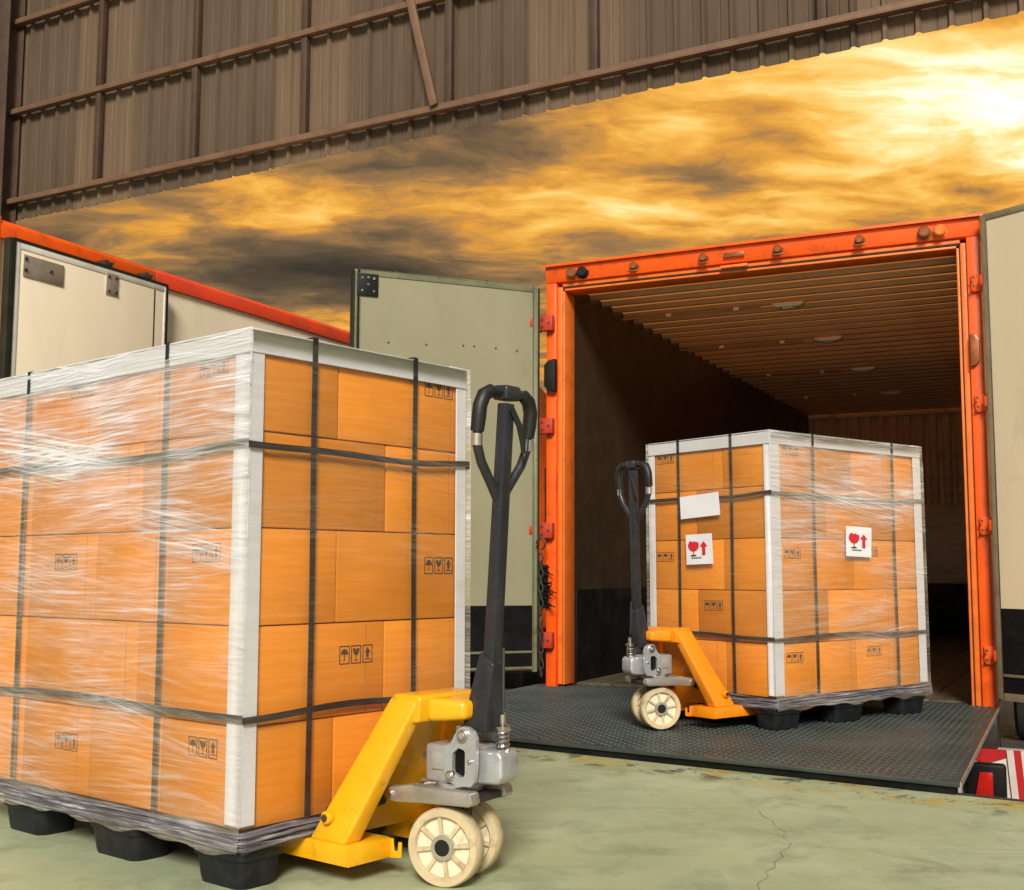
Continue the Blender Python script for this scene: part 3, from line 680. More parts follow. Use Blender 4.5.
# ------------------------------------------------------------------ tread plate bridging truck and dock
pl = tag(empty('dock_plate', (T_LOC.x, T_LOC.y, 0), T_RZ), 'dark green steel tread plate bridging the dock and the open truck', 'ramp')
def near_y(x): return -2.27 - .173 * (x + .52)
xa, xb, zb, zt = -1.45, 1.405, .028, .044
MB().hexa([(xa, near_y(xa), zb), (xb, near_y(xb), zb), (xb - .06, .09, zb), (xa, .09, zb), (xa, near_y(xa), zt), (xb, near_y(xb), zt), (xb - .06, .09, zt), (xa, .09, zt)]).build('plate', 'tread_steel', pl, .003, 1)
td = MB(); sp = .043; i = 0
y = -2.60
while y < .06:
    j = 0; x = xa + .03
    while x < xb - .02:
        if y > near_y(x) + .035 and x < xb - .02 - .06 * (y + 2.6) / 2.7:
            a = R(45) if (i + j) % 2 else R(-45); c, s = math.cos(a), math.sin(a)
            l, w_, h = .0165, .0052, .0042
            P = [(-l, 0), (0, -w_), (l, 0), (0, w_)]
            q = [(x + px * c - py * s, y + px * s + py * c, zt) for px, py in P]
            t1 = (x - l * .45 * c, y - l * .45 * s, zt + h); t2 = (x + l * .45 * c, y + l * .45 * s, zt + h)
            td.add(q + [t1, t2], [(0, 1, 4), (1, 5, 4), (1, 2, 5), (2, 3, 5), (3, 4, 5), (3, 0, 4)])
        x += sp * .72; j += 1
    y += sp * .72; i += 1
me = bpy.data.meshes.new('raised_tread'); me.from_pydata(td.v, [], td.f); me.materials.append(MATS['tread_steel'])
tag(link('raised_tread', me, pl), kind='stuff')
MB().hexa([(xb + .001, near_y(xb) + .004, zb), (xb + .007, near_y(xb) + .004, zb), (xb - .053, .09, zb), (xb - .059, .09, zb), (xb + .001, near_y(xb) + .004, zt + .003), (xb + .007, near_y(xb) + .004, zt + .003), (xb - .053, .09, zt + .003), (xb - .059, .09, zt + .003)]).build('side_rim', 'plate_metal', pl)
_a = math.atan(-.173)
sb = MB().box(0, (xb - xa) / math.cos(_a) - .03, .012, .05, .002, .027).build('gap_shade_bar', 'black_plate', pl); sb.location = (xa + .01, near_y(xa), 0); sb.rotation_euler = (0, 0, _a)  # added black bar standing in for shade in the gap below the edge
for x in (-1.0, 0, 1.0): MB().box(x - .05, x + .05, -1.9, .0, -.09, .027).build('stiffener', 'steel_dark', pl)

# ------------------------------------------------------------------ white truck on the left
lt = tag(empty('box_truck', tw(-3.57, -2.60, 0.03), T_RZ), 'cream sided box truck with a red top rail, left of the open one', 'truck')
LZ, LLEN, LW = 2.72, 6.4, 2.55      # local x: 0 is its right side, box extends to -x
MB().box(-.06, -.012, .0, LLEN, .0, LZ - .10).build('right_side', 'cream_panel', lt)
MB().box(-LW, -LW + .05, .0, LLEN, .0, LZ - .10).build('left_side', 'cream_panel', lt)
MB().box(-LW, -.012, .02, LLEN, LZ - .095, LZ - .06).build('roof_panel', 'cream_panel', lt)
MB().box(-LW, -.012, LLEN - .05, LLEN, .0, LZ - .10).build('front_wall', 'cream_panel', lt)
MB().box(-LW, -.012, .0, LLEN, -.12, .0).build('floor_deck', 'steel_dark', lt)
MB().prism([(-.07, LZ - .115), (.012, LZ - .115), (.012, LZ - .03), (-.02, LZ), (-.07, LZ)], 1, 1.30, LLEN).build('top_rail', 'red_paint', lt, .004)
MB().prism([(-.07, LZ - .115), (.012, LZ - .115), (.012, LZ - .03), (-.02, LZ), (-.07, LZ)], 1, .03, 1.299).build('top_rail', 'orange_paint', lt, .004)
MB().box(-.07, .014, -.03, .075, .0, LZ + .01).build('corner_post', 'orange_paint', lt, .006)
MB().box(-LW, -LW + .08, -.03, .075, .0, LZ + .01).build('corner_post', 'orange_paint', lt, .006)
MB().box(-LW + .08, -.07, -.03, .075, LZ - .16, LZ + .01).build('header', 'orange_paint', lt, .006)
MB().box(-LW + .08, -1.31, -.02, .03, .02, LZ - .16).build('rear_door', 'cream_panel', lt, .004)
MB().box(-1.29, -.07, .03, .06, .02, LZ - .16).build('rear_door', 'cream_panel', lt, .004)
# the rear door folded back flat against the side
dl = empty('folded_door', (.045, .10, 0)); dl.parent = lt; dl['label'] = 'cream rear door folded flat against the truck side'
DW, D1 = 1.225, 2.60
MB().box(0, .04, .05, DW - .03, .10, D1 - .05).build('panel', 'cream_panel', dl, .003)
MB().box(-.002, .044, .015, .05, .08, D1 - .012).build('door_stile', 'white_frame', dl, .003)
MB().box(-.002, .044, .05, DW - .03, D1 - .05, D1 - .012).build('door_rail', 'white_frame', dl, .003)
MB().box(-.002, .043, DW - .12, DW - .112, .10, D1 - .055).build('panel_joint', 'dark_seal', dl)
MB().box(-.002, .043, DW - .03, DW - .014, .08, D1 - .012).build('door_stile', 'white_frame', dl, .003)
MB().box(.0, .05, -.03, .0145, .07, D1).build('door_seal', 'dark_seal', dl, .003)
MB().box(-.002, .048, .0, DW, D1 - .011, D1 + .004).build('door_seal', 'dark_seal', dl)
MB().box(-.004, .046, DW - .0135, DW + .004, .07, D1 - .012).build('door_seal', 'black_rubber', dl)
MB().box(.041, .048, .07, .36, D1 - .20, D1 - .075).build('hinge_plate', 'plate_metal', dl, .003)
bolt_mb([(.049, .085, D1 - .10), (.049, .085, D1 - .165), (.049, .265, D1 - .135)], .011, 0, -.004, .006).build('bolt', 'bolt_dark', dl)
MB().box(.041, .048, .69, .79, D1 - .17, D1 - .035).build('lock_plate', 'plate_metal', dl, .003)
bolt_mb([(.049, y, z) for y in (.71, .77) for z in (D1 - .15, D1 - .06)], .009, 0, -.004, .006).build('bolt', 'bolt_dark', dl)
for y in (.72, 1.06):
    MB().prism([(y - .03, 0), (y + .03, 0), (y + .045, .035), (y + .015, .028), (y - .01, .04), (y - .04, .03)], 0, -.03, .03).build('rail_clip', 'bolt_dark', dl, .002).location = (0, 0, D1 + .01)
cab = MB().prism([(7.0, .10), (7.0, 2.75), (7.35, 2.85), (8.2, 2.55), (8.75, 1.35), (8.9, .3), (8.9, .1)], 0, -LW + .1, -.06).build('cab', 'orange_paint', lt, .05, 3)
MB().box(-LW + .12, -.1, 7.02, 8.85, -.5, .09).build('cab_base', 'black_plate', lt, .02)
MB().prism([(7.5, 1.1), (7.5, 1.9), (8.25, 1.9), (8.55, 1.1)], 0, -.062, -.05).build('cab_window', 'glass_dark', cab)
MB().box(-1.6, -.9, .1, 8.6, -.50, -.13).build('chassis_rail', 'steel_dark', lt, .004)
for x in (-.22, -LW + .22):
    for y in (1.6, 8.0): wheel_part(lt, x, y, -.75)
MB().box(-LW, 0, -.02, .10, -.55, -.13).build('rear_panel', 'bumper_grey', lt, .005)


# ------------------------------------------------------------------ handling marks and stickers
def glyph_poly(kind):
    """polygons in a unit cell 0..1 (x) by 0..1.35 (y)"""
    P = []
    t = .07
    P += [[(0, 0), (1, 0), (1, t), (0, t)], [(0, 1.35 - t), (1, 1.35 - t), (1, 1.35), (0, 1.35)], [(0, t), (t, t), (t, 1.35 - t), (0, 1.35 - t)], [(1 - t, t), (1, t), (1, 1.35 - t), (1 - t, 1.35 - t)]]
    if kind == 0:
        c = (.5, .72)
        P.append([(c[0] + .36 * math.cos(R(a)), c[1] + .40 * math.sin(R(a))) for a in range(0, 181, 20)])
        P += [[(.47, .30), (.53, .30), (.53, .73), (.47, .73)], [(.40, .26), (.53, .26), (.53, .31), (.40, .31)]]
    elif kind == 1:
        P.append([(.18, 1.12), (.2, .86), (.34, .66), (.5, .60), (.66, .66), (.8, .86), (.82, 1.12), (.60, 1.12), (.52, .92), (.44, 1.12)])
        P += [[(.47, .28), (.53, .28), (.53, .62), (.47, .62)], [(.30, .22), (.70, .22), (.70, .28), (.30, .28)]]
    else:
        P.append([(.5, 1.16), (.2, .78), (.38, .78), (.38, .40), (.62, .40), (.62, .78), (.8, .78)])
        P.append([(.2, .24), (.8, .24), (.8, .31), (.2, .31)])
    return P


mark_mb = MB(); CW = .036
for k in range(3):
    for p in glyph_poly(k):
        mark_mb.prism([((x + k * 1.17) * CW, y * CW) for x, y in p], 1, -.0009, -.0003)
mark_src = mark_mb.build('handling_mark', 'print_black'); MARK_ME = mark_src.data
bpy.data.objects.remove(mark_src)
red_mb = MB()
gl = [(.14, .79), (.09, .70), (.11, .58), (.20, .48), (.30, .455), (.40, .48), (.49, .58), (.51, .70), (.46, .79), (.40, .77), (.34, .82), (.28, .78), (.20, .83)]
red_mb.prism(gl, 1, -.0012, -.0004); red_mb.prism([(.285, .30), (.315, .30), (.315, .46), (.285, .46)], 1, -.0012, -.0004)
red_mb.prism([(.62, .32), (.74, .32), (.74, .62), (.82, .62), (.68, .80), (.54, .62), (.62, .62)], 1, -.0012, -.0004)
red_src = red_mb.build('red_symbols', 'print_red'); RED_ME = red_src.data; bpy.data.objects.remove(red_src)
cap = MB().prism([(.16, .29), (.22, .335), (.30, .345), (.38, .33), (.40, .29)], 1, -.0012, -.0004)
for k in range(5): cap.prism([(.22 + k * .075, .21), (.28 + k * .075, .21), (.28 + k * .075, .245), (.22 + k * .075, .245)], 1, -.0012, -.0004)
cap_src = cap.build('caption', 'print_black'); CAP_ME = cap_src.data; bpy.data.objects.remove(cap_src)


def face_xf(face, p, z, off):
    """transform of something drawn in (x,z), facing -y, onto face F (y=0) or S (x=0). p: local coordinate of its left edge"""
    if face == 'F': return (p, -off, z), (0, 0, 0)
    return (-off, p, z), (0, 0, R(-90))


Z0, ZL = .145, .2455            # top of the pallet deck, carton height
ZTOP = Z0 + 5 * ZL


def ribbon(mb, pts, nrm, wid, th=.0018):
    """flat band through pts; nrm[i] outward, wid[i] half-width vector"""
    vs = []; fs = []
    for p, n, w in zip(pts, nrm, wid):
        p, n, w = Vector(p), Vector(n), Vector(w)
        vs += [p - w, p + w, p + w + n * th, p - w + n * th]
    for i in range(len(pts) - 1):
        a, b = i * 4, i * 4 + 4
        for k in range(4): fs.append((a + k, a + (k + 1) % 4, b + (k + 1) % 4, b + k))
    mb.add(vs, fs)


def make_pallet(loc, rz, LX, LY, label, feet_x, feet_y):
    p = tag(empty('plastic_pallet', loc, rz), label, 'pallet', 'plastic pallets under the wrapped loads')
    dk = MB().box(.004, LX - .004, .004, LY - .004, .104, Z0 - .001)
    dk.build('deck', 'pallet_plastic', p, .006)
    for (a0, a1) in feet_x:
        for (b0, b1) in feet_y:
            m = MB(); t = .014; r = .03
            def ring(x0, x1, y0, y1, z):
                out = []
                for cx, cy, st in ((x1 - r, y1 - r, 0), (x0 + r, y1 - r, 90), (x0 + r, y0 + r, 180), (x1 - r, y0 + r, 270)):
                    for k in range(4):
                        a = R(st + 30 * k); out.append((cx + r * math.cos(a), cy + r * math.sin(a), z))
                return out
            rings = [ring(a0 + t, a1 - t, b0 + t, b1 - t, .0), ring(a0 + t * .8, a1 - t * .8, b0 + t * .8, b1 - t * .8, .012), ring(a0 + .004, a1 - .004, b0 + .004, b1 - .004, .070),
                     ring(a0 - .002, a1 + .002, b0 - .002, b1 + .002, .0705), ring(a0 - .004, a1 + .004, b0 - .004, b1 + .004, .119)]
            n = 16; vs = [q for rr in rings for q in rr]; fs = [tuple(range(n))[::-1], tuple(range(4 * n, 5 * n))]
            for i in range(4):
                for k in range(n): fs.append((i * n + k, i * n + (k + 1) % n, (i + 1) * n + (k + 1) % n, (i + 1) * n + k))
            m.add(vs, fs); m.build('foot', 'pallet_plastic', p, smooth=True, angle=35)
    return p


def make_load(loc, rz, LX, LY, xs, ys, straps_x, straps_y, marks, film_F, film_S, label, seed, long_S):
    rn = random.Random(seed)
    L = tag(empty('wrapped_carton_load', loc, rz), label, 'carton load', 'strapped carton loads on pallets')
    O = .0
    boxes = {}
    cache = {}
    for k in range(5):                                   # k = 0 bottom course
        top = 4 - k
        sx = [0] + xs[top % 2] + [LX]; sy = [0] + ys[top % 2] + [LY]
        for i in range(len(sx) - 1):
            for j in range(len(sy) - 1):
                w, d = sx[i + 1] - sx[i], sy[j + 1] - sy[j]; key = (round(w, 3), round(d, 3))
                if key not in cache:
                    g_ = .0022
                    m = MB().box(-w / 2 + g_, w / 2 - g_, -d / 2 + g_, d / 2 - g_, .0014, ZL - .0016)
                    o = m.build('carton', 'cardboard', L, .0035, 2); cache[key] = o.data
                else: o = link('carton', cache[key], L)
                cx, cy = (sx[i] + sx[i + 1]) / 2, (sy[j] + sy[j + 1]) / 2
                dx = dy = .0045
                o.location = (cx + rn.uniform(0, 1) * dx, cy + rn.uniform(0, 1) * dy, Z0 + k * ZL)
                o.rotation_euler = (0, 0, rn.uniform(-.004, .004))
                boxes[(k, i, j)] = (o, sx[i], sx[i + 1], sy[j], sy[j + 1])
                # glued flap seam seen on the outer faces of the wider boxes
                if j == 0 and w > .30 and rn.random() < .8:
                    q = MB().box(-.0012, .0012, -.0008, .0, 0, ZL - .012).build('flap_seam', 'fold_seam', o)
                    q.location = (w / 2 - .05 - rn.random() * .02, -d / 2 + .0022, .005)
                if i == 0 and d > .30 and rn.random() < .6:
                    q = MB().box(-.0008, .0, -.0012, .0012, 0, ZL - .012).build('flap_seam', 'fold_seam', o)
                    q.location = (-w / 2 + .0022, -d / 2 + .05 + rn.random() * .02, .005)
    def host(face, p, z):
        k = min(4, max(0, int((z - Z0) / ZL)))
        for (kk, i, j), (o, x0, x1, y0, y1) in boxes.items():
            if kk != k: continue
            if face == 'F' and j == 0 and x0 <= p <= x1: return o
            if face == 'S' and i == 0 and y0 <= p <= y1: return o
    for face, p, z in marks:                             # p = middle of the mark along the face
        h = host(face, p, z); wdt = 3.34 * CW
        pos, rot = face_xf(face, p - wdt / 2 if face == 'F' else p + wdt / 2, z, -.0005 if face else 0)
        o = link('handling_mark', MARK_ME, h)
        o.matrix_local = (Matrix.Translation(h.location) @ h.rotation_euler.to_matrix().to_4x4()).inverted() @ Matrix.Translation(pos) @ Matrix.Rotation(rot[2], 4, 'Z')
        o.location = o.location
        # sit just proud of the carton face
        if face == 'F': o.location.y = -(h.data.vertices and max(v.co.y for v in h.data.vertices)) - .0001
        else: o.location.x = -max(v.co.x for v in h.data.vertices) - .0001
    # paper angle boards
    fl_, th, e = .060, .004, .001; fs_ = .038
    def board(name, boxes_): 
        m = MB()
        for b in boxes_: m.box(*b)
        return m.build(name, 'board_white', L, .0012, 1)
    zt = ZTOP + .006
    for cx, sx_ in ((0, 1), (LX, -1)):
        for cy, sy_ in ((0, 1), (LY, -1)):
            def rg(c, s, a, b): return tuple(sorted((c + s * a, c + s * b)))
            board('corner_board', [(*rg(cx, sx_, -th - e, fs_ if long_S else fl_), *rg(cy, sy_, -th - e, -e), Z0 + .01, zt - .002), (*rg(cx, sx_, -th - e, -e), *rg(cy, sy_, -e, fl_ if long_S else fs_), Z0 + .01, zt - .002)])
    for cy, sy_ in ((0, 1), (LY, -1)):
        y0, y1 = sorted((cy - sy_ * (2 * th + e), cy - sy_ * (th + e))); ya, yb = sorted((cy - sy_ * (2 * th + e), cy + sy_ * fl_))
        board('edge_board', [(-.004, LX + .004, y0, y1, zt - .055, zt + .0), (-.004, LX + .004, ya, yb, zt, zt + th)])
    for cx, sx_ in ((0, 1), (LX, -1)):
        x0, x1 = sorted((cx - sx_ * (2 * th + e), cx - sx_ * (th + e))); xa_, xb_ = sorted((cx - sx_ * (2 * th + e), cx + sx_ * fl_))
        board('edge_board', [(x0, x1, -.002, LY + .002, zt - .0555, zt + .0005), (xa_, xb_, -.002, LY + .002, zt + .0045, zt + .0085)])
    # straps
    so = .0105; sw = .0085; ztp = zt + .0095
    def vstrap(axis, p):
        m = MB(); pts = []; nr = []
        n = 18
        lo, hi = -so, (LY if axis == 'x' else LX) + so
        zb_ = .125
        seq = [(lo, zb_ + (ztp - zb_) * i / n, 'a') for i in range(n + 1)] + [(lo + (hi - lo) * i / 8, ztp, 't') for i in range(0, 9)] + [(hi, ztp - (ztp - zb_) * i / n, 'b') for i in range(n + 1)]
        for q, z, s in seq:
            dev = p + .0016 * math.sin(z * 6 + p * 20); off = 0.0
            nrm = {'a': -1, 'b': 1, 't': 0}[s]
            if axis == 'x': pts.append((dev, q, z)); nr.append((0, nrm, 1 if s == 't' else 0))
            else: pts.append((q, dev, z)); nr.append((nrm, 0, 1 if s == 't' else 0))
        w = (sw, 0, 0) if axis == 'x' else (0, sw, 0)
        ribbon(m, pts, nr, [w] * len(pts)); return m.build('vertical_strap', 'strap_black', L)
    for p in straps_x: vstrap('x', p)
    for p in straps_y: vstrap('y', p)
    for zc, wav in ((1.092, 1), (.412, -1)):
        m = MB(); so2 = .0125; loop = []
        n = 30
        c4 = [((-so2, -so2), (LX + so2, -so2), (0, -1)), ((LX + so2, -so2), (LX + so2, LY + so2), (1, 0)), ((LX + so2, LY + so2), (-so2, LY + so2), (0, 1)), ((-so2, LY + so2), (-so2, -so2), (-1, 0))]
        pts = []; nr = []
        for (a, b, nn) in c4:
            for i in range(n + 1):
                t_ = i / n; x, y = a[0] + (b[0] - a[0]) * t_, a[1] + (b[1] - a[1]) * t_
                dz = -.014 * math.sin(math.pi * t_) * wav * .6 + .0035 * math.sin(t_ * 9 + zc * 10)
                pts.append((x, y, zc + dz)); nr.append((nn[0], nn[1], 0))
        ribbon(m, pts, nr, [(0, 0, sw)] * len(pts)); m.build('horizontal_strap', 'strap_black', L)
    # stretch film: a creased skin over each side, lapped over the top edge
    fo = .016
    def film(face_pts, nn, length, u0, mname, sd, amp=.0022):
        (ax, ay), (bx, by) = face_pts
        rr = random.Random(sd); ph = [rr.uniform(0, 6.28) for _ in range(8)]
        nu, nv = int(length * 90), 110; z0, z1 = .092, zt + .007
        vs = []; uvs = []
        for j in range(nv + 1):
            for i in range(nu + 1):
                u, v = i / nu, j / nv; z = z0 + (z1 - z0) * v; U = u * length
                edge = min(1, u * 14, (1 - u) * 14, v * 10, (1 - v) * 14)
                w = math.sin(z * 95 + U * 5 + ph[0] + 1.5 * math.sin(U * 4 + ph[1])) * .5 + math.sin(z * 160 - U * 9 + ph[2]) * .3 + math.sin(z * 57 - U * 11 + ph[3]) * .5
                off = fo + edge * (w * amp + .001) - (.004 if v > .93 else 0)
                off += max(0, (.16 - z)) * .12; z += (1 - min(1, v * 30)) * .010 * math.sin(U * 23 + ph[4]) * math.sin(U * 9 + ph[5])
                vs.append((ax + (bx - ax) * u + nn[0] * off, ay + (by - ay) * u + nn[1] * off, z)); uvs.append((u0 + U, z))
        fs = [(j * (nu + 1) + i, j * (nu + 1) + i + 1, (j + 1) * (nu + 1) + i + 1, (j + 1) * (nu + 1) + i) for j in range(nv) for i in range(nu)]
        me = bpy.data.meshes.new('stretch_film'); me.from_pydata(vs, [], fs)
        uvl = me.uv_layers.new(name='UVMap')
        for lp in me.loops: uvl.data[lp.index].uv = uvs[lp.vertex_index]
        for pgn in me.polygons: pgn.use_smooth = True
        me.materials.append(MATS[mname]); link('stretch_film', me, L)
    film(((-fo, 0), (LX + fo, 0)), (0, -1), LX + 2 * fo, 0.0, film_F, seed)
    film(((0, LY + fo), (0, -fo)), (-1, 0), LY + 2 * fo, 3.0, film_S, seed + 1)
    film(((LX + fo, LY), (-fo, LY)), (0, 1), LX + 2 * fo, 6.0, film_F, seed + 2, .0006)
    film(((LX, -fo), (LX, LY + fo)), (1, 0), LY + 2 * fo, 9.0, film_S, seed + 3, .0006)
    # rope of bunched film round the pallet deck
    for q in range(9):
        m = MB(); pts = []; off = .014 + .004 * math.sin(q * 2.1) + .003
        zc = .102 + q * .0046; rc = .022; ph = rn.uniform(0, 6)
        x0_, x1_, y0_, y1_ = -off, LX + off, -off, LY + off
        sides = [((x0_ + rc, y0_), (x1_ - rc, y0_), (x1_ - rc, y0_ + rc), -90), ((x1_, y0_ + rc), (x1_, y1_ - rc), (x1_ - rc, y1_ - rc), 0),
                 ((x1_ - rc, y1_), (x0_ + rc, y1_), (x0_ + rc, y1_ - rc), 90), ((x0_, y1_ - rc), (x0_, y0_ + rc), (x0_ + rc, y0_ + rc), 180)]
        for si, (a, b, c_, st) in enumerate(sides):
            nseg = 30
            for i in range(nseg + 1):
                t_ = i / nseg; ed = min(1, t_ * 6, (1 - t_) * 6)
                pts.append((a[0] + (b[0] - a[0]) * t_ + ed * rn.uniform(-.001, .001), a[1] + (b[1] - a[1]) * t_ + ed * rn.uniform(-.001, .001), zc + ed * (.007 * math.sin(t_ * 6.28 + ph + si) + rn.uniform(-.0012, .0012))))
            for k in (25, 50, 70): pts.append((c_[0] + rc * math.cos(R(st + k)), c_[1] + rc * math.sin(R(st + k)), zc))
        pts.append(pts[0])
        rs = [.0038 + .0015 * math.sin(i * .23 + ph) for i in range(len(pts))]; rs[-1] = rs[0]
        m.tube(pts, .005, 8, cap=False, rs=rs); m.build('film_roll', 'film_bunched', L, smooth=True, angle=70)
    return L


def sticker(L, face, p, z, w, h, tilt, red, label=None):
    """p: left edge as seen from outside"""
    n = 10; vs = []; fs = []
    for j in range(n + 1):
        for i in range(n + 1):
            u, v = i / n, j / n
            vs.append((u * w, -.0012 * math.sin(u * 5) * math.sin(v * 4 + 1) - .001 * (u * v), v * h))
    k = len(vs); vs += [(x, y + .0006, zz) for x, y, zz in vs]
    q = n + 1
    for j in range(n):
        for i in range(n):
            a = j * q + i; fs += [(a, a + 1, a + q + 1, a + q), (k + a, k + a + q, k + a + q + 1, k + a + 1)]
    m = MB().add(vs, fs); o = m.build('fragile_sticker' if red else 'paper_sheet', 'paper_white', L, smooth=True)
    pos, rot = face_xf(face, p, z, .0200)
    o.matrix_local = Matrix.Translation(pos) @ Matrix.Rotation(rot[2], 4, 'Z') @ Matrix.Rotation(tilt, 4, 'Y')
    if red:
        for me_, nm in ((RED_ME, 'red_symbols'), (CAP_ME, 'caption')):
            s = link(nm, me_, o); s.scale = (w, 1, h * .95); s.location = (0, -.0022, 0)
    return o


NEAR_LOC, NEAR_RZ = (-.657, 2.94, 0), R(50.4)
FAR_LOC, FAR_RZ = (1.2097, 5.5034, .0485), R(37.79)
NX = [[.296], [.478]]; NY = [[.345, .69, 1.06], [.467, 1.06]]
FX = [[.30, .62, .945], [.41, .945]]; FY = [[.30], [.478]]
make_pallet(NEAR_LOC, NEAR_RZ, .8, 1.38, 'black plastic pallet on the concrete floor under the nearest load', [(.0, .145), (.355, .505), (.685, .80)], [(0.0, .20), (.45, .68), (.94, 1.16)])
make_load(NEAR_LOC, NEAR_RZ, .8, 1.38, NX, NY, (.20, .578), (.35, 1.086),
          [('F', .375, .525), ('F', .697, .765), ('F', .693, 1.285), ('S', .855, .775), ('S', .175, .795), ('S', .815, .262), ('S', .165, .305), ('S', .80, 1.285), ('S', .16, 1.275)],
          'film_light', 'film_heavy', 'large film wrapped carton stack with white corner boards in the foreground', 11, True)
make_pallet(FAR_LOC, FAR_RZ, 1.2, .8, 'black plastic pallet standing on the steel tread plate', [(0.0, .20), (.45, .68), (.99, 1.2)], [(.0, .145), (.345, .495), (.685, .80)])
far_load = make_load(FAR_LOC, FAR_RZ, 1.2, .8, FX, FY, (.30, .945), (.235, .585),
          [('S', .375, .535), ('S', .70, .775), ('S', .69, 1.275), ('F', .15, .785), ('F', .76, .80), ('F', .15, .30), ('F', .765, .305), ('F', .15, 1.275)],
          'film_heavy_far', 'film_light', 'film wrapped carton stack on the tread plate with red glass stickers', 23, False)
sticker(far_load, 'S', .563, .985, .262, .112, R(-3.0), False)
sticker(far_load, 'S', .528, .758, .177, .148, R(-1.5), True)
sticker(far_load, 'F', .528, .80, .205, .148, R(1.5), True)


# ------------------------------------------------------------------ pallet jacks
def make_jack(loc, rz, paint, label, steer=0.0, lean=4.0):
    """local x: from the forks to the tiller; origin on the ground under the steering axle"""
    J = tag(empty('pallet_jack', loc, rz), label, 'pallet jack', 'hand pallet jacks')
    fy, fw = .163, .150
    for s in (-1, 1):
        y0, y1 = s * fy - fw / 2, s * fy + fw / 2
        m = MB()
        m.prism([(y0, .100), (y0, .050), (y0 + .007, .050), (y0 + .007, .093), (y1 - .007, .093), (y1 - .007, .050), (y1, .050), (y1, .100)], 0, -1.30, -.150)
        # tapered heel end
        m.build('fork', paint, J, .004)
        xh = -.150
        MB().prism([(y0 + .002, .099), (y0 + .002, .05), (y1 - .002, .05), (y1 - .002, .099)], 0, xh, xh + .006).build('fork_heel', paint, J, .002)
        # short bracket that steps out from the heel
        MB().prism([(-.144, .048), (-.104, .054), (-.104, .092), (-.114, .092), (-.116, .070), (-.130, .068), (-.134, .098), (-.144, .098)], 1, min(s * fy - s * .075, s * fy - s * .069), max(s * fy - s * .075, s * fy - s * .069)).build('heel_bracket', paint, J, .002)
        # the sloping leg plate from the heel to the head
        yo0, yo1 = s * (fy + .010), s * (fy + .072)      # bottom inner/outer
        yt0, yt1 = s * .060, s * .110                    # top inner/outer
        b0, b1, t0, t1 = -.295, -.165, -.130, -.030
        P = [(b0, yo0, .098), (b1, yo0, .098), (b1, yo1, .098), (b0, yo1, .098), (t0, yt0, .455), (t1, yt0, .455), (t1, yt1, .455), (t0, yt1, .455)]
        MB().hexa(P).build('leg_plate', paint, J, .010, 3)
        bl = MB().cyl((-.232, 0, .158), .016, min(s * (fy + .055), s * (fy + .072)), max(s * (fy + .055), s * (fy + .072)), 1, 20).build('pivot_boss', paint, J, .002)
        MB().cyl((-.232, 0, .158), .0095, min(s * (fy + .068), s * (fy + .077)), max(s * (fy + .068), s * (fy + .077)), 1, 6).build('bolt', 'bolt_dark', bl)
        # push rod under the fork and load roller
        MB().box(-1.15, -.30, s * fy - .012, s * fy + .012, .060, .080).build('push_rod', 'tiller_black', J)
        for k in range(2):
            lr = MB().lathe([(.012, -.04), (.033, -.04), (.036, -.034), (.036, .034), (.033, .04), (.012, .04)], 1, 24, closed=True).build('load_roller', 'wheel_tread', J, smooth=True)
            lr.location = (-1.10 - k * .085, s * fy, .036)
        # black rocker link from the axle frame down to the push rod
        a, b = Vector((-.165, s * .10, .205)), Vector((-.365, s * (fy - .02), .125))
        MB().hexa([(a.x, a.y - .02, a.z - .026), (a.x, a.y + .02, a.z - .026), (b.x, b.y + .02, b.z - .022), (b.x, b.y - .02, b.z - .022), (a.x, a.y - .02, a.z + .022), (a.x, a.y + .02, a.z + .022), (b.x, b.y + .02, b.z + .02), (b.x, b.y - .02, b.z + .02)]).build('rocker_link', 'tiller_black', J, .008, 3)
    # head across the legs with the nose over the pump
    MB().prism([(-.130, .385), (-.030, .395), (-.022, .452), (-.03, .462), (-.118, .462), (-.130, .445)], 1, -.112, .112).build('head', paint, J, .010, 3)
    nose_ = MB().hexa([(-.03, -.085, .395), (.07, -.048, .403), (.07, .048, .403), (-.03, .085, .395), (-.03, -.085, .456), (.07, -.048, .450), (.07, .048, .450), (-.03, .085, .456)])
    nose_.build('head_nose', paint, J, .014, 4)
    MB().hexa([(-.262, -.17, .10), (-.25, -.17, .10), (-.25, .17, .10), (-.262, .17, .10), (-.122, -.062, .39), (-.11, -.062, .39), (-.11, .062, .39), (-.122, .062, .39)]).build('front_plate', paint, J)
    # hydraulic pump
    pu = empty('hydraulic_pump', (.012, 0, .022), steer * .4); pu.parent = J; pu.scale = (.90, .90, .90)
    MB().lathe([(.001, .225), (.062, .225), (.066, .232), (.066, .248), (.001, .248)], 2, 30).build('turntable', 'cast_silver', pu, smooth=True)
    MB().prism([(-.085, -.055), (.055, -.066), (.085, -.066), (.085, .066), (.055, .066), (-.085, .055)], 2, .246, .352).build('pump_body', 'cast_silver', pu, .012, 3)
    for s in (-1, 1): MB().box(-.055, .0, min(s * .0585, s * .066), max(s * .0585, s * .066), .285, .335).build('casting_pad', 'cast_silver', pu, .004)
    MB().lathe([(.001, .35), (.036, .35), (.036, .362), (.028, .366), (.028, .376), (.018, .38), (.018, .402), (.001, .402)], 2, 24).build('piston', 'chrome', pu, smooth=True).location = (.0, 0, 0)
    MB().prism([(.08, .250), (.155, .255), (.168, .275), (.168, .330), (.155, .345), (.08, .345)], 1, -.045, .045).build('pump_cylinder', 'cast_silver', pu, .010, 3)
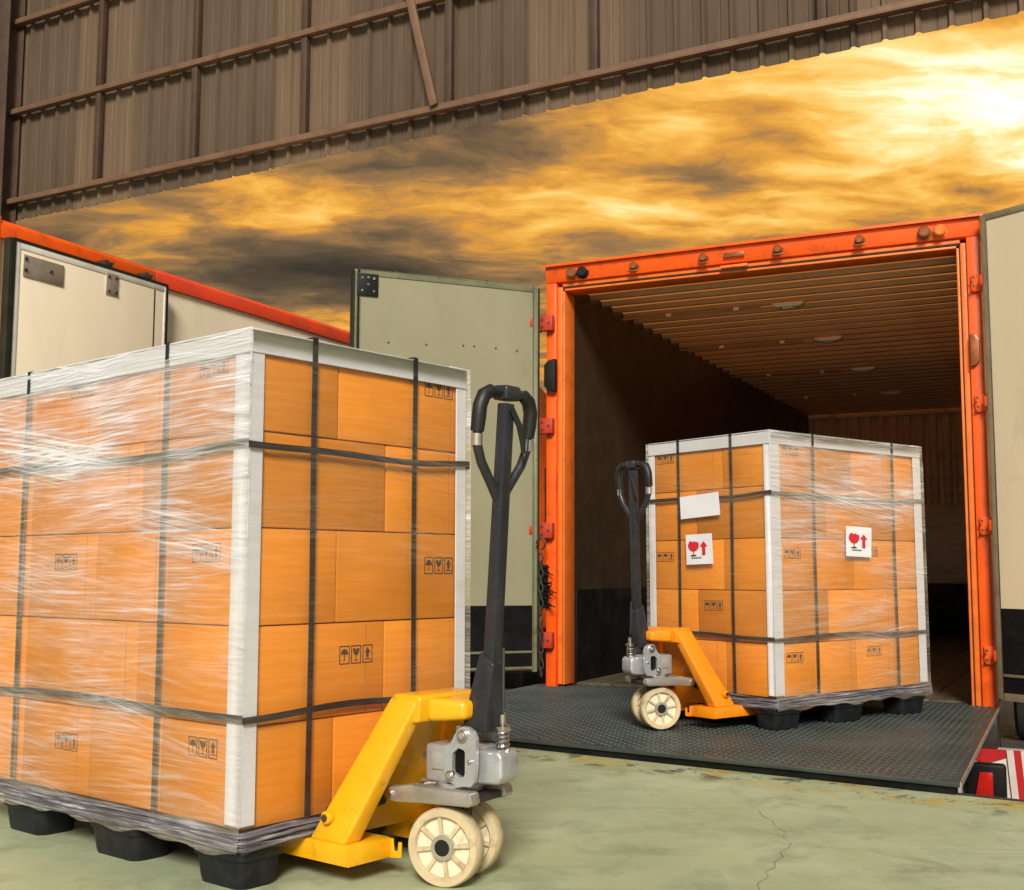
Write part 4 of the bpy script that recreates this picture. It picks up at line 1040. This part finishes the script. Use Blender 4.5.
    for s in (-1, 1):
        y0, y1 = sorted((s * .068, s * .082))
        cheek = MB(); y_ = (y0, y1)
        outer = [(.005, .262), (.045, .250), (.10, .250), (.108, .30), (.108, .385), (.095, .405), (.065, .412), (.045, .398), (.025, .365), (.0, .352)]
        hole = [(.030, .285), (.062, .270), (.072, .280), (.072, .345), (.050, .352), (.030, .335)]
        # plate with a window: ring of quads outer->hole
        n = 30
        def resample(poly, cnt):
            c = (.052, .318); out = []
            for k in range(cnt):
                a = 2 * math.pi * k / cnt; d = Vector((math.cos(a), math.sin(a))); best = None
                for i in range(len(poly)):
                    p, q = Vector(poly[i]), Vector(poly[(i + 1) % len(poly)]); e_ = q - p; w_ = p - Vector(c)
                    den = d.x * -e_.y + d.y * e_.x
                    if abs(den) < 1e-9: continue
                    tt = (w_.x * -e_.y + w_.y * e_.x) / den; ss = (d.x * w_.y - d.y * w_.x) / den
                    if tt > 0 and -1e-6 <= ss <= 1 + 1e-6 and (best is None or tt > best): best = tt
                out.append((c[0] + d.x * best, c[1] + d.y * best))
            return out
        o_, h_ = resample(outer, n), resample(hole, n)
        vs = [(x, y0, z) for x, z in o_] + [(x, y0, z) for x, z in h_] + [(x, y1, z) for x, z in o_] + [(x, y1, z) for x, z in h_]
        fs = []
        for k in range(n):
            k2 = (k + 1) % n
            fs += [(k, k2, n + k2, n + k), (2 * n + k, 3 * n + k, 3 * n + k2, 2 * n + k2), (k, 2 * n + k, 2 * n + k2, k2), (n + k, n + k2, 3 * n + k2, 3 * n + k)]
        MB().add(vs, fs).build('cheek_plate', 'cast_silver', pu, smooth=True, angle=30)
        MB().prism([(.026, .275), (.074, .265), (.074, .352), (.03, .352)], 1, min(s * .0675, s * .0672), max(s * .0675, s * .0672)).build('window_recess', 'black_plate', pu)
        ya, yb = sorted((s * .080, s * .092))
        for (x, z, r) in ((.066, .386, .017), (.026, .276, .014), (.09, .318, .005)):
            MB().cyl((x, 0, z), r, ya, yb, 1, 20).build('bolt', 'chrome', pu, .0015, 1)
            if r > .01: MB().cyl((x, 0, z), r * .55, min(ya, yb) - .002 if s < 0 else yb - .001, ya + .001 if s < 0 else yb + .002, 1, 6).build('bolt', 'plate_metal', pu)
    # return spring and valve knob
    sp_ = [(.142 + .016 * math.cos(a), .017 * math.sin(a), .345 + .05 * a / (2 * math.pi * 4)) for a in [2 * math.pi * 4 * i / 64 for i in range(65)]]
    MB().tube(sp_, .0042, 7).build('spring', 'chrome', pu, smooth=True)
    MB().lathe([(.001, .395), (.022, .395), (.024, .40), (.024, .408), (.011, .414), (.011, .44), (.001, .445)], 2, 20).build('valve_cap', 'chrome', pu, smooth=True).location = (.142, 0, 0)
    MB().cyl((-.092, -.03, .315), .009, -.012, .012, 0, 8).build('bleed_screw', 'chrome', pu)
    # axle frame (dark steel tongue under the pump)
    ax = MB().prism([(-.185, .195), (-.195, .212), (-.185, .230), (-.15, .233), (-.10, .243), (.0, .238), (.105, .238), (.112, .21), (.10, .200), (-.06, .196), (-.15, .190)], 1, -.105, -.062)
    ax.build('axle_arm', 'plate_metal', pu, .005)
    MB().prism([(-.185, .195), (-.195, .212), (-.185, .230), (-.15, .233), (-.10, .243), (.0, .238), (.105, .238), (.112, .21), (.10, .200), (-.06, .196), (-.15, .190)], 1, .062, .105).build('axle_arm', 'plate_metal', pu, .005)
    MB().box(-.08, .10, -.061, .061, .203, .223).build('axle_plate', 'steel_dark', pu, .004)
    MB().cyl((-.170, 0, .211), .012, -.112, .112, 1, 16).build('link_pin', 'chrome', pu)
    MB().prism([(-.03, .20), (.03, .20), (.018, .07), (-.018, .07)], 1, -.022, .022).build('axle_stem', 'steel_dark', pu, .003)
    MB().cyl((0, 0, .0955), .012, -.030, .030, 1, 16).build('axle', 'steel_dark', pu)
    # tiller
    ti = empty('tiller', (.092 * math.cos(steer * .4), .092 * math.sin(steer * .4), .385), 0, R(lean)); ti.parent = J
    foot = MB().hexa([(-.056, -.034, -.012), (.020, -.034, -.012), (.020, .034, -.012), (-.056, .034, -.012), (-.018, -.024, .185), (.029, -.024, .160), (.029, .024, .160), (-.018, .024, .185)])
    foot.build('tiller_foot', 'tiller_black', ti, .004)
    MB().hexa([(-.012, -.018, .10), (.024, -.018, .10), (.024, .018, .10), (-.012, .018, .10), (-.010, -.018, .815), (.020, -.018, .815), (.020, .018, .815), (-.010, .018, .815)]).build('tiller_bar', 'tiller_black', ti, .004)
    MB().tube([(.050, 0, .05), (.046, 0, .10), (.040, 0, .2)], .004, 6).build('release_chain', 'steel_dark', ti)
    def loop(y0): return None
    cy = [(.0, -.0, .560), (.0, -.034, .605), (.0, -.078, .660), (.0, -.096, .700), (.0, -.100, .76), (.004, -.100, .80), (.006, -.088, .828), (.008, -.06, .842), (.008, 0, .842)]
    full = cy + [(x, -y, z) for x, y, z in cy[-2::-1]]
    MB().tube(full, .0125, 12).build('handle_loop', 'tiller_black', ti, smooth=True)
    for s in (-1, 1):
        gp = [(.0, s * .100, .735), (.003, s * .1005, .765), (.005, s * .100, .80), (.006, s * .088, .828), (.008, s * .062, .842)]
        MB().tube(gp, .018, 14, rs=[.017, .0185, .0185, .0185, .017]).build('handle_grip', 'grip_black', ti, smooth=True)
        MB().tube([(.0, s * .099, .700), (.0, s * .100, .73)], .0135, 10).build('grip_collar', 'plate_metal', ti, smooth=True)
    MB().tube([(.025, 0, .80), (.032, .025, .76), (.034, .04, .715), (.034, .045, .69)], .006, 8, rs=[.008, .008, .007, .006]).build('release_lever', 'grip_black', ti, smooth=True)
    MB().box(-.02, .03, -.03, .03, .822, .86).build('handle_clamp', 'tiller_black', ti, .008, 3)
    # steering wheels: rim, recessed web, eight ribs, hub with black cap
    for s in (-1, 1):
        wh = empty('steer_wheel', (-s * .064 * math.sin(steer), s * .064 * math.cos(steer), .0955)); wh.parent = J; wh.rotation_euler = (0, R(11 if s > 0 else -8), steer); wh.scale = (1.06, 1, 1.06)
        w2 = .024
        MB().lathe([(.071, -w2), (.086, -w2), (.090, -w2 + .006), (.090, w2 - .006), (.086, w2), (.071, w2), (.068, w2 - .004), (.068, -w2 + .004)], 1, 56, closed=True).build('tread_ring', 'wheel_tread', wh, smooth=True, angle=50)
        MB().lathe([(.02, -.010), (.068, -.010), (.068, .010), (.02, .010)], 1, 48, closed=True).build('web', 'wheel_nylon', wh, smooth=True)
        rb = MB()
        for k in range(8):
            a = 2 * math.pi * k / 8; c, s_ = math.cos(a), math.sin(a)
            for sd in (-1, 1):
                ya, yb = sorted((sd * .0095, sd * .0195)); q = []
                for yy in (ya, yb):
                    for r_, h_ in ((.026, -.0035), (.070, -.0050), (.070, .0050), (.026, .0035)): q.append((r_ * c - h_ * s_, yy, r_ * s_ + h_ * c))
                rb.hexa(q)
        rb.build('spoke', 'wheel_tread', wh)
        MB().lathe([(.019, -.024), (.0285, -.024), (.0295, -.020), (.0295, .020), (.0285, .024), (.019, .024)], 1, 32, closed=True).build('hub', 'plate_metal', wh, smooth=True)
        y0, y1 = sorted((s * -.012, s * .026))
        MB().lathe([(.0001, y0), (.0195, y0), (.0195, y1 - .003 if s > 0 else y1), (.017, y1), (.0001, y1)] if s > 0 else [(.0001, y0), (.017, y0), (.0195, y0 + .003), (.0195, y1), (.0001, y1)], 1, 28).build('hub_cap', 'black_rubber', wh, smooth=True)
    return J


def from_frame(loc, rz, x, y):
    v = Matrix.Rotation(rz, 4, 'Z') @ Vector((x, y, 0)); return (loc[0] + v.x, loc[1] + v.y, loc[2])


make_jack(from_frame(NEAR_LOC, NEAR_RZ, .43, -.315), NEAR_RZ - R(90), 'jack_yellow', 'yellow hand pallet jack with black tiller under the nearest load', R(18))
make_jack(from_frame(FAR_LOC, FAR_RZ, -.355, .42), FAR_RZ + R(180), 'jack_yellow_shaded', 'yellow hand pallet jack tinted with warm shade, standing on the tread plate', R(-26), 1.2)
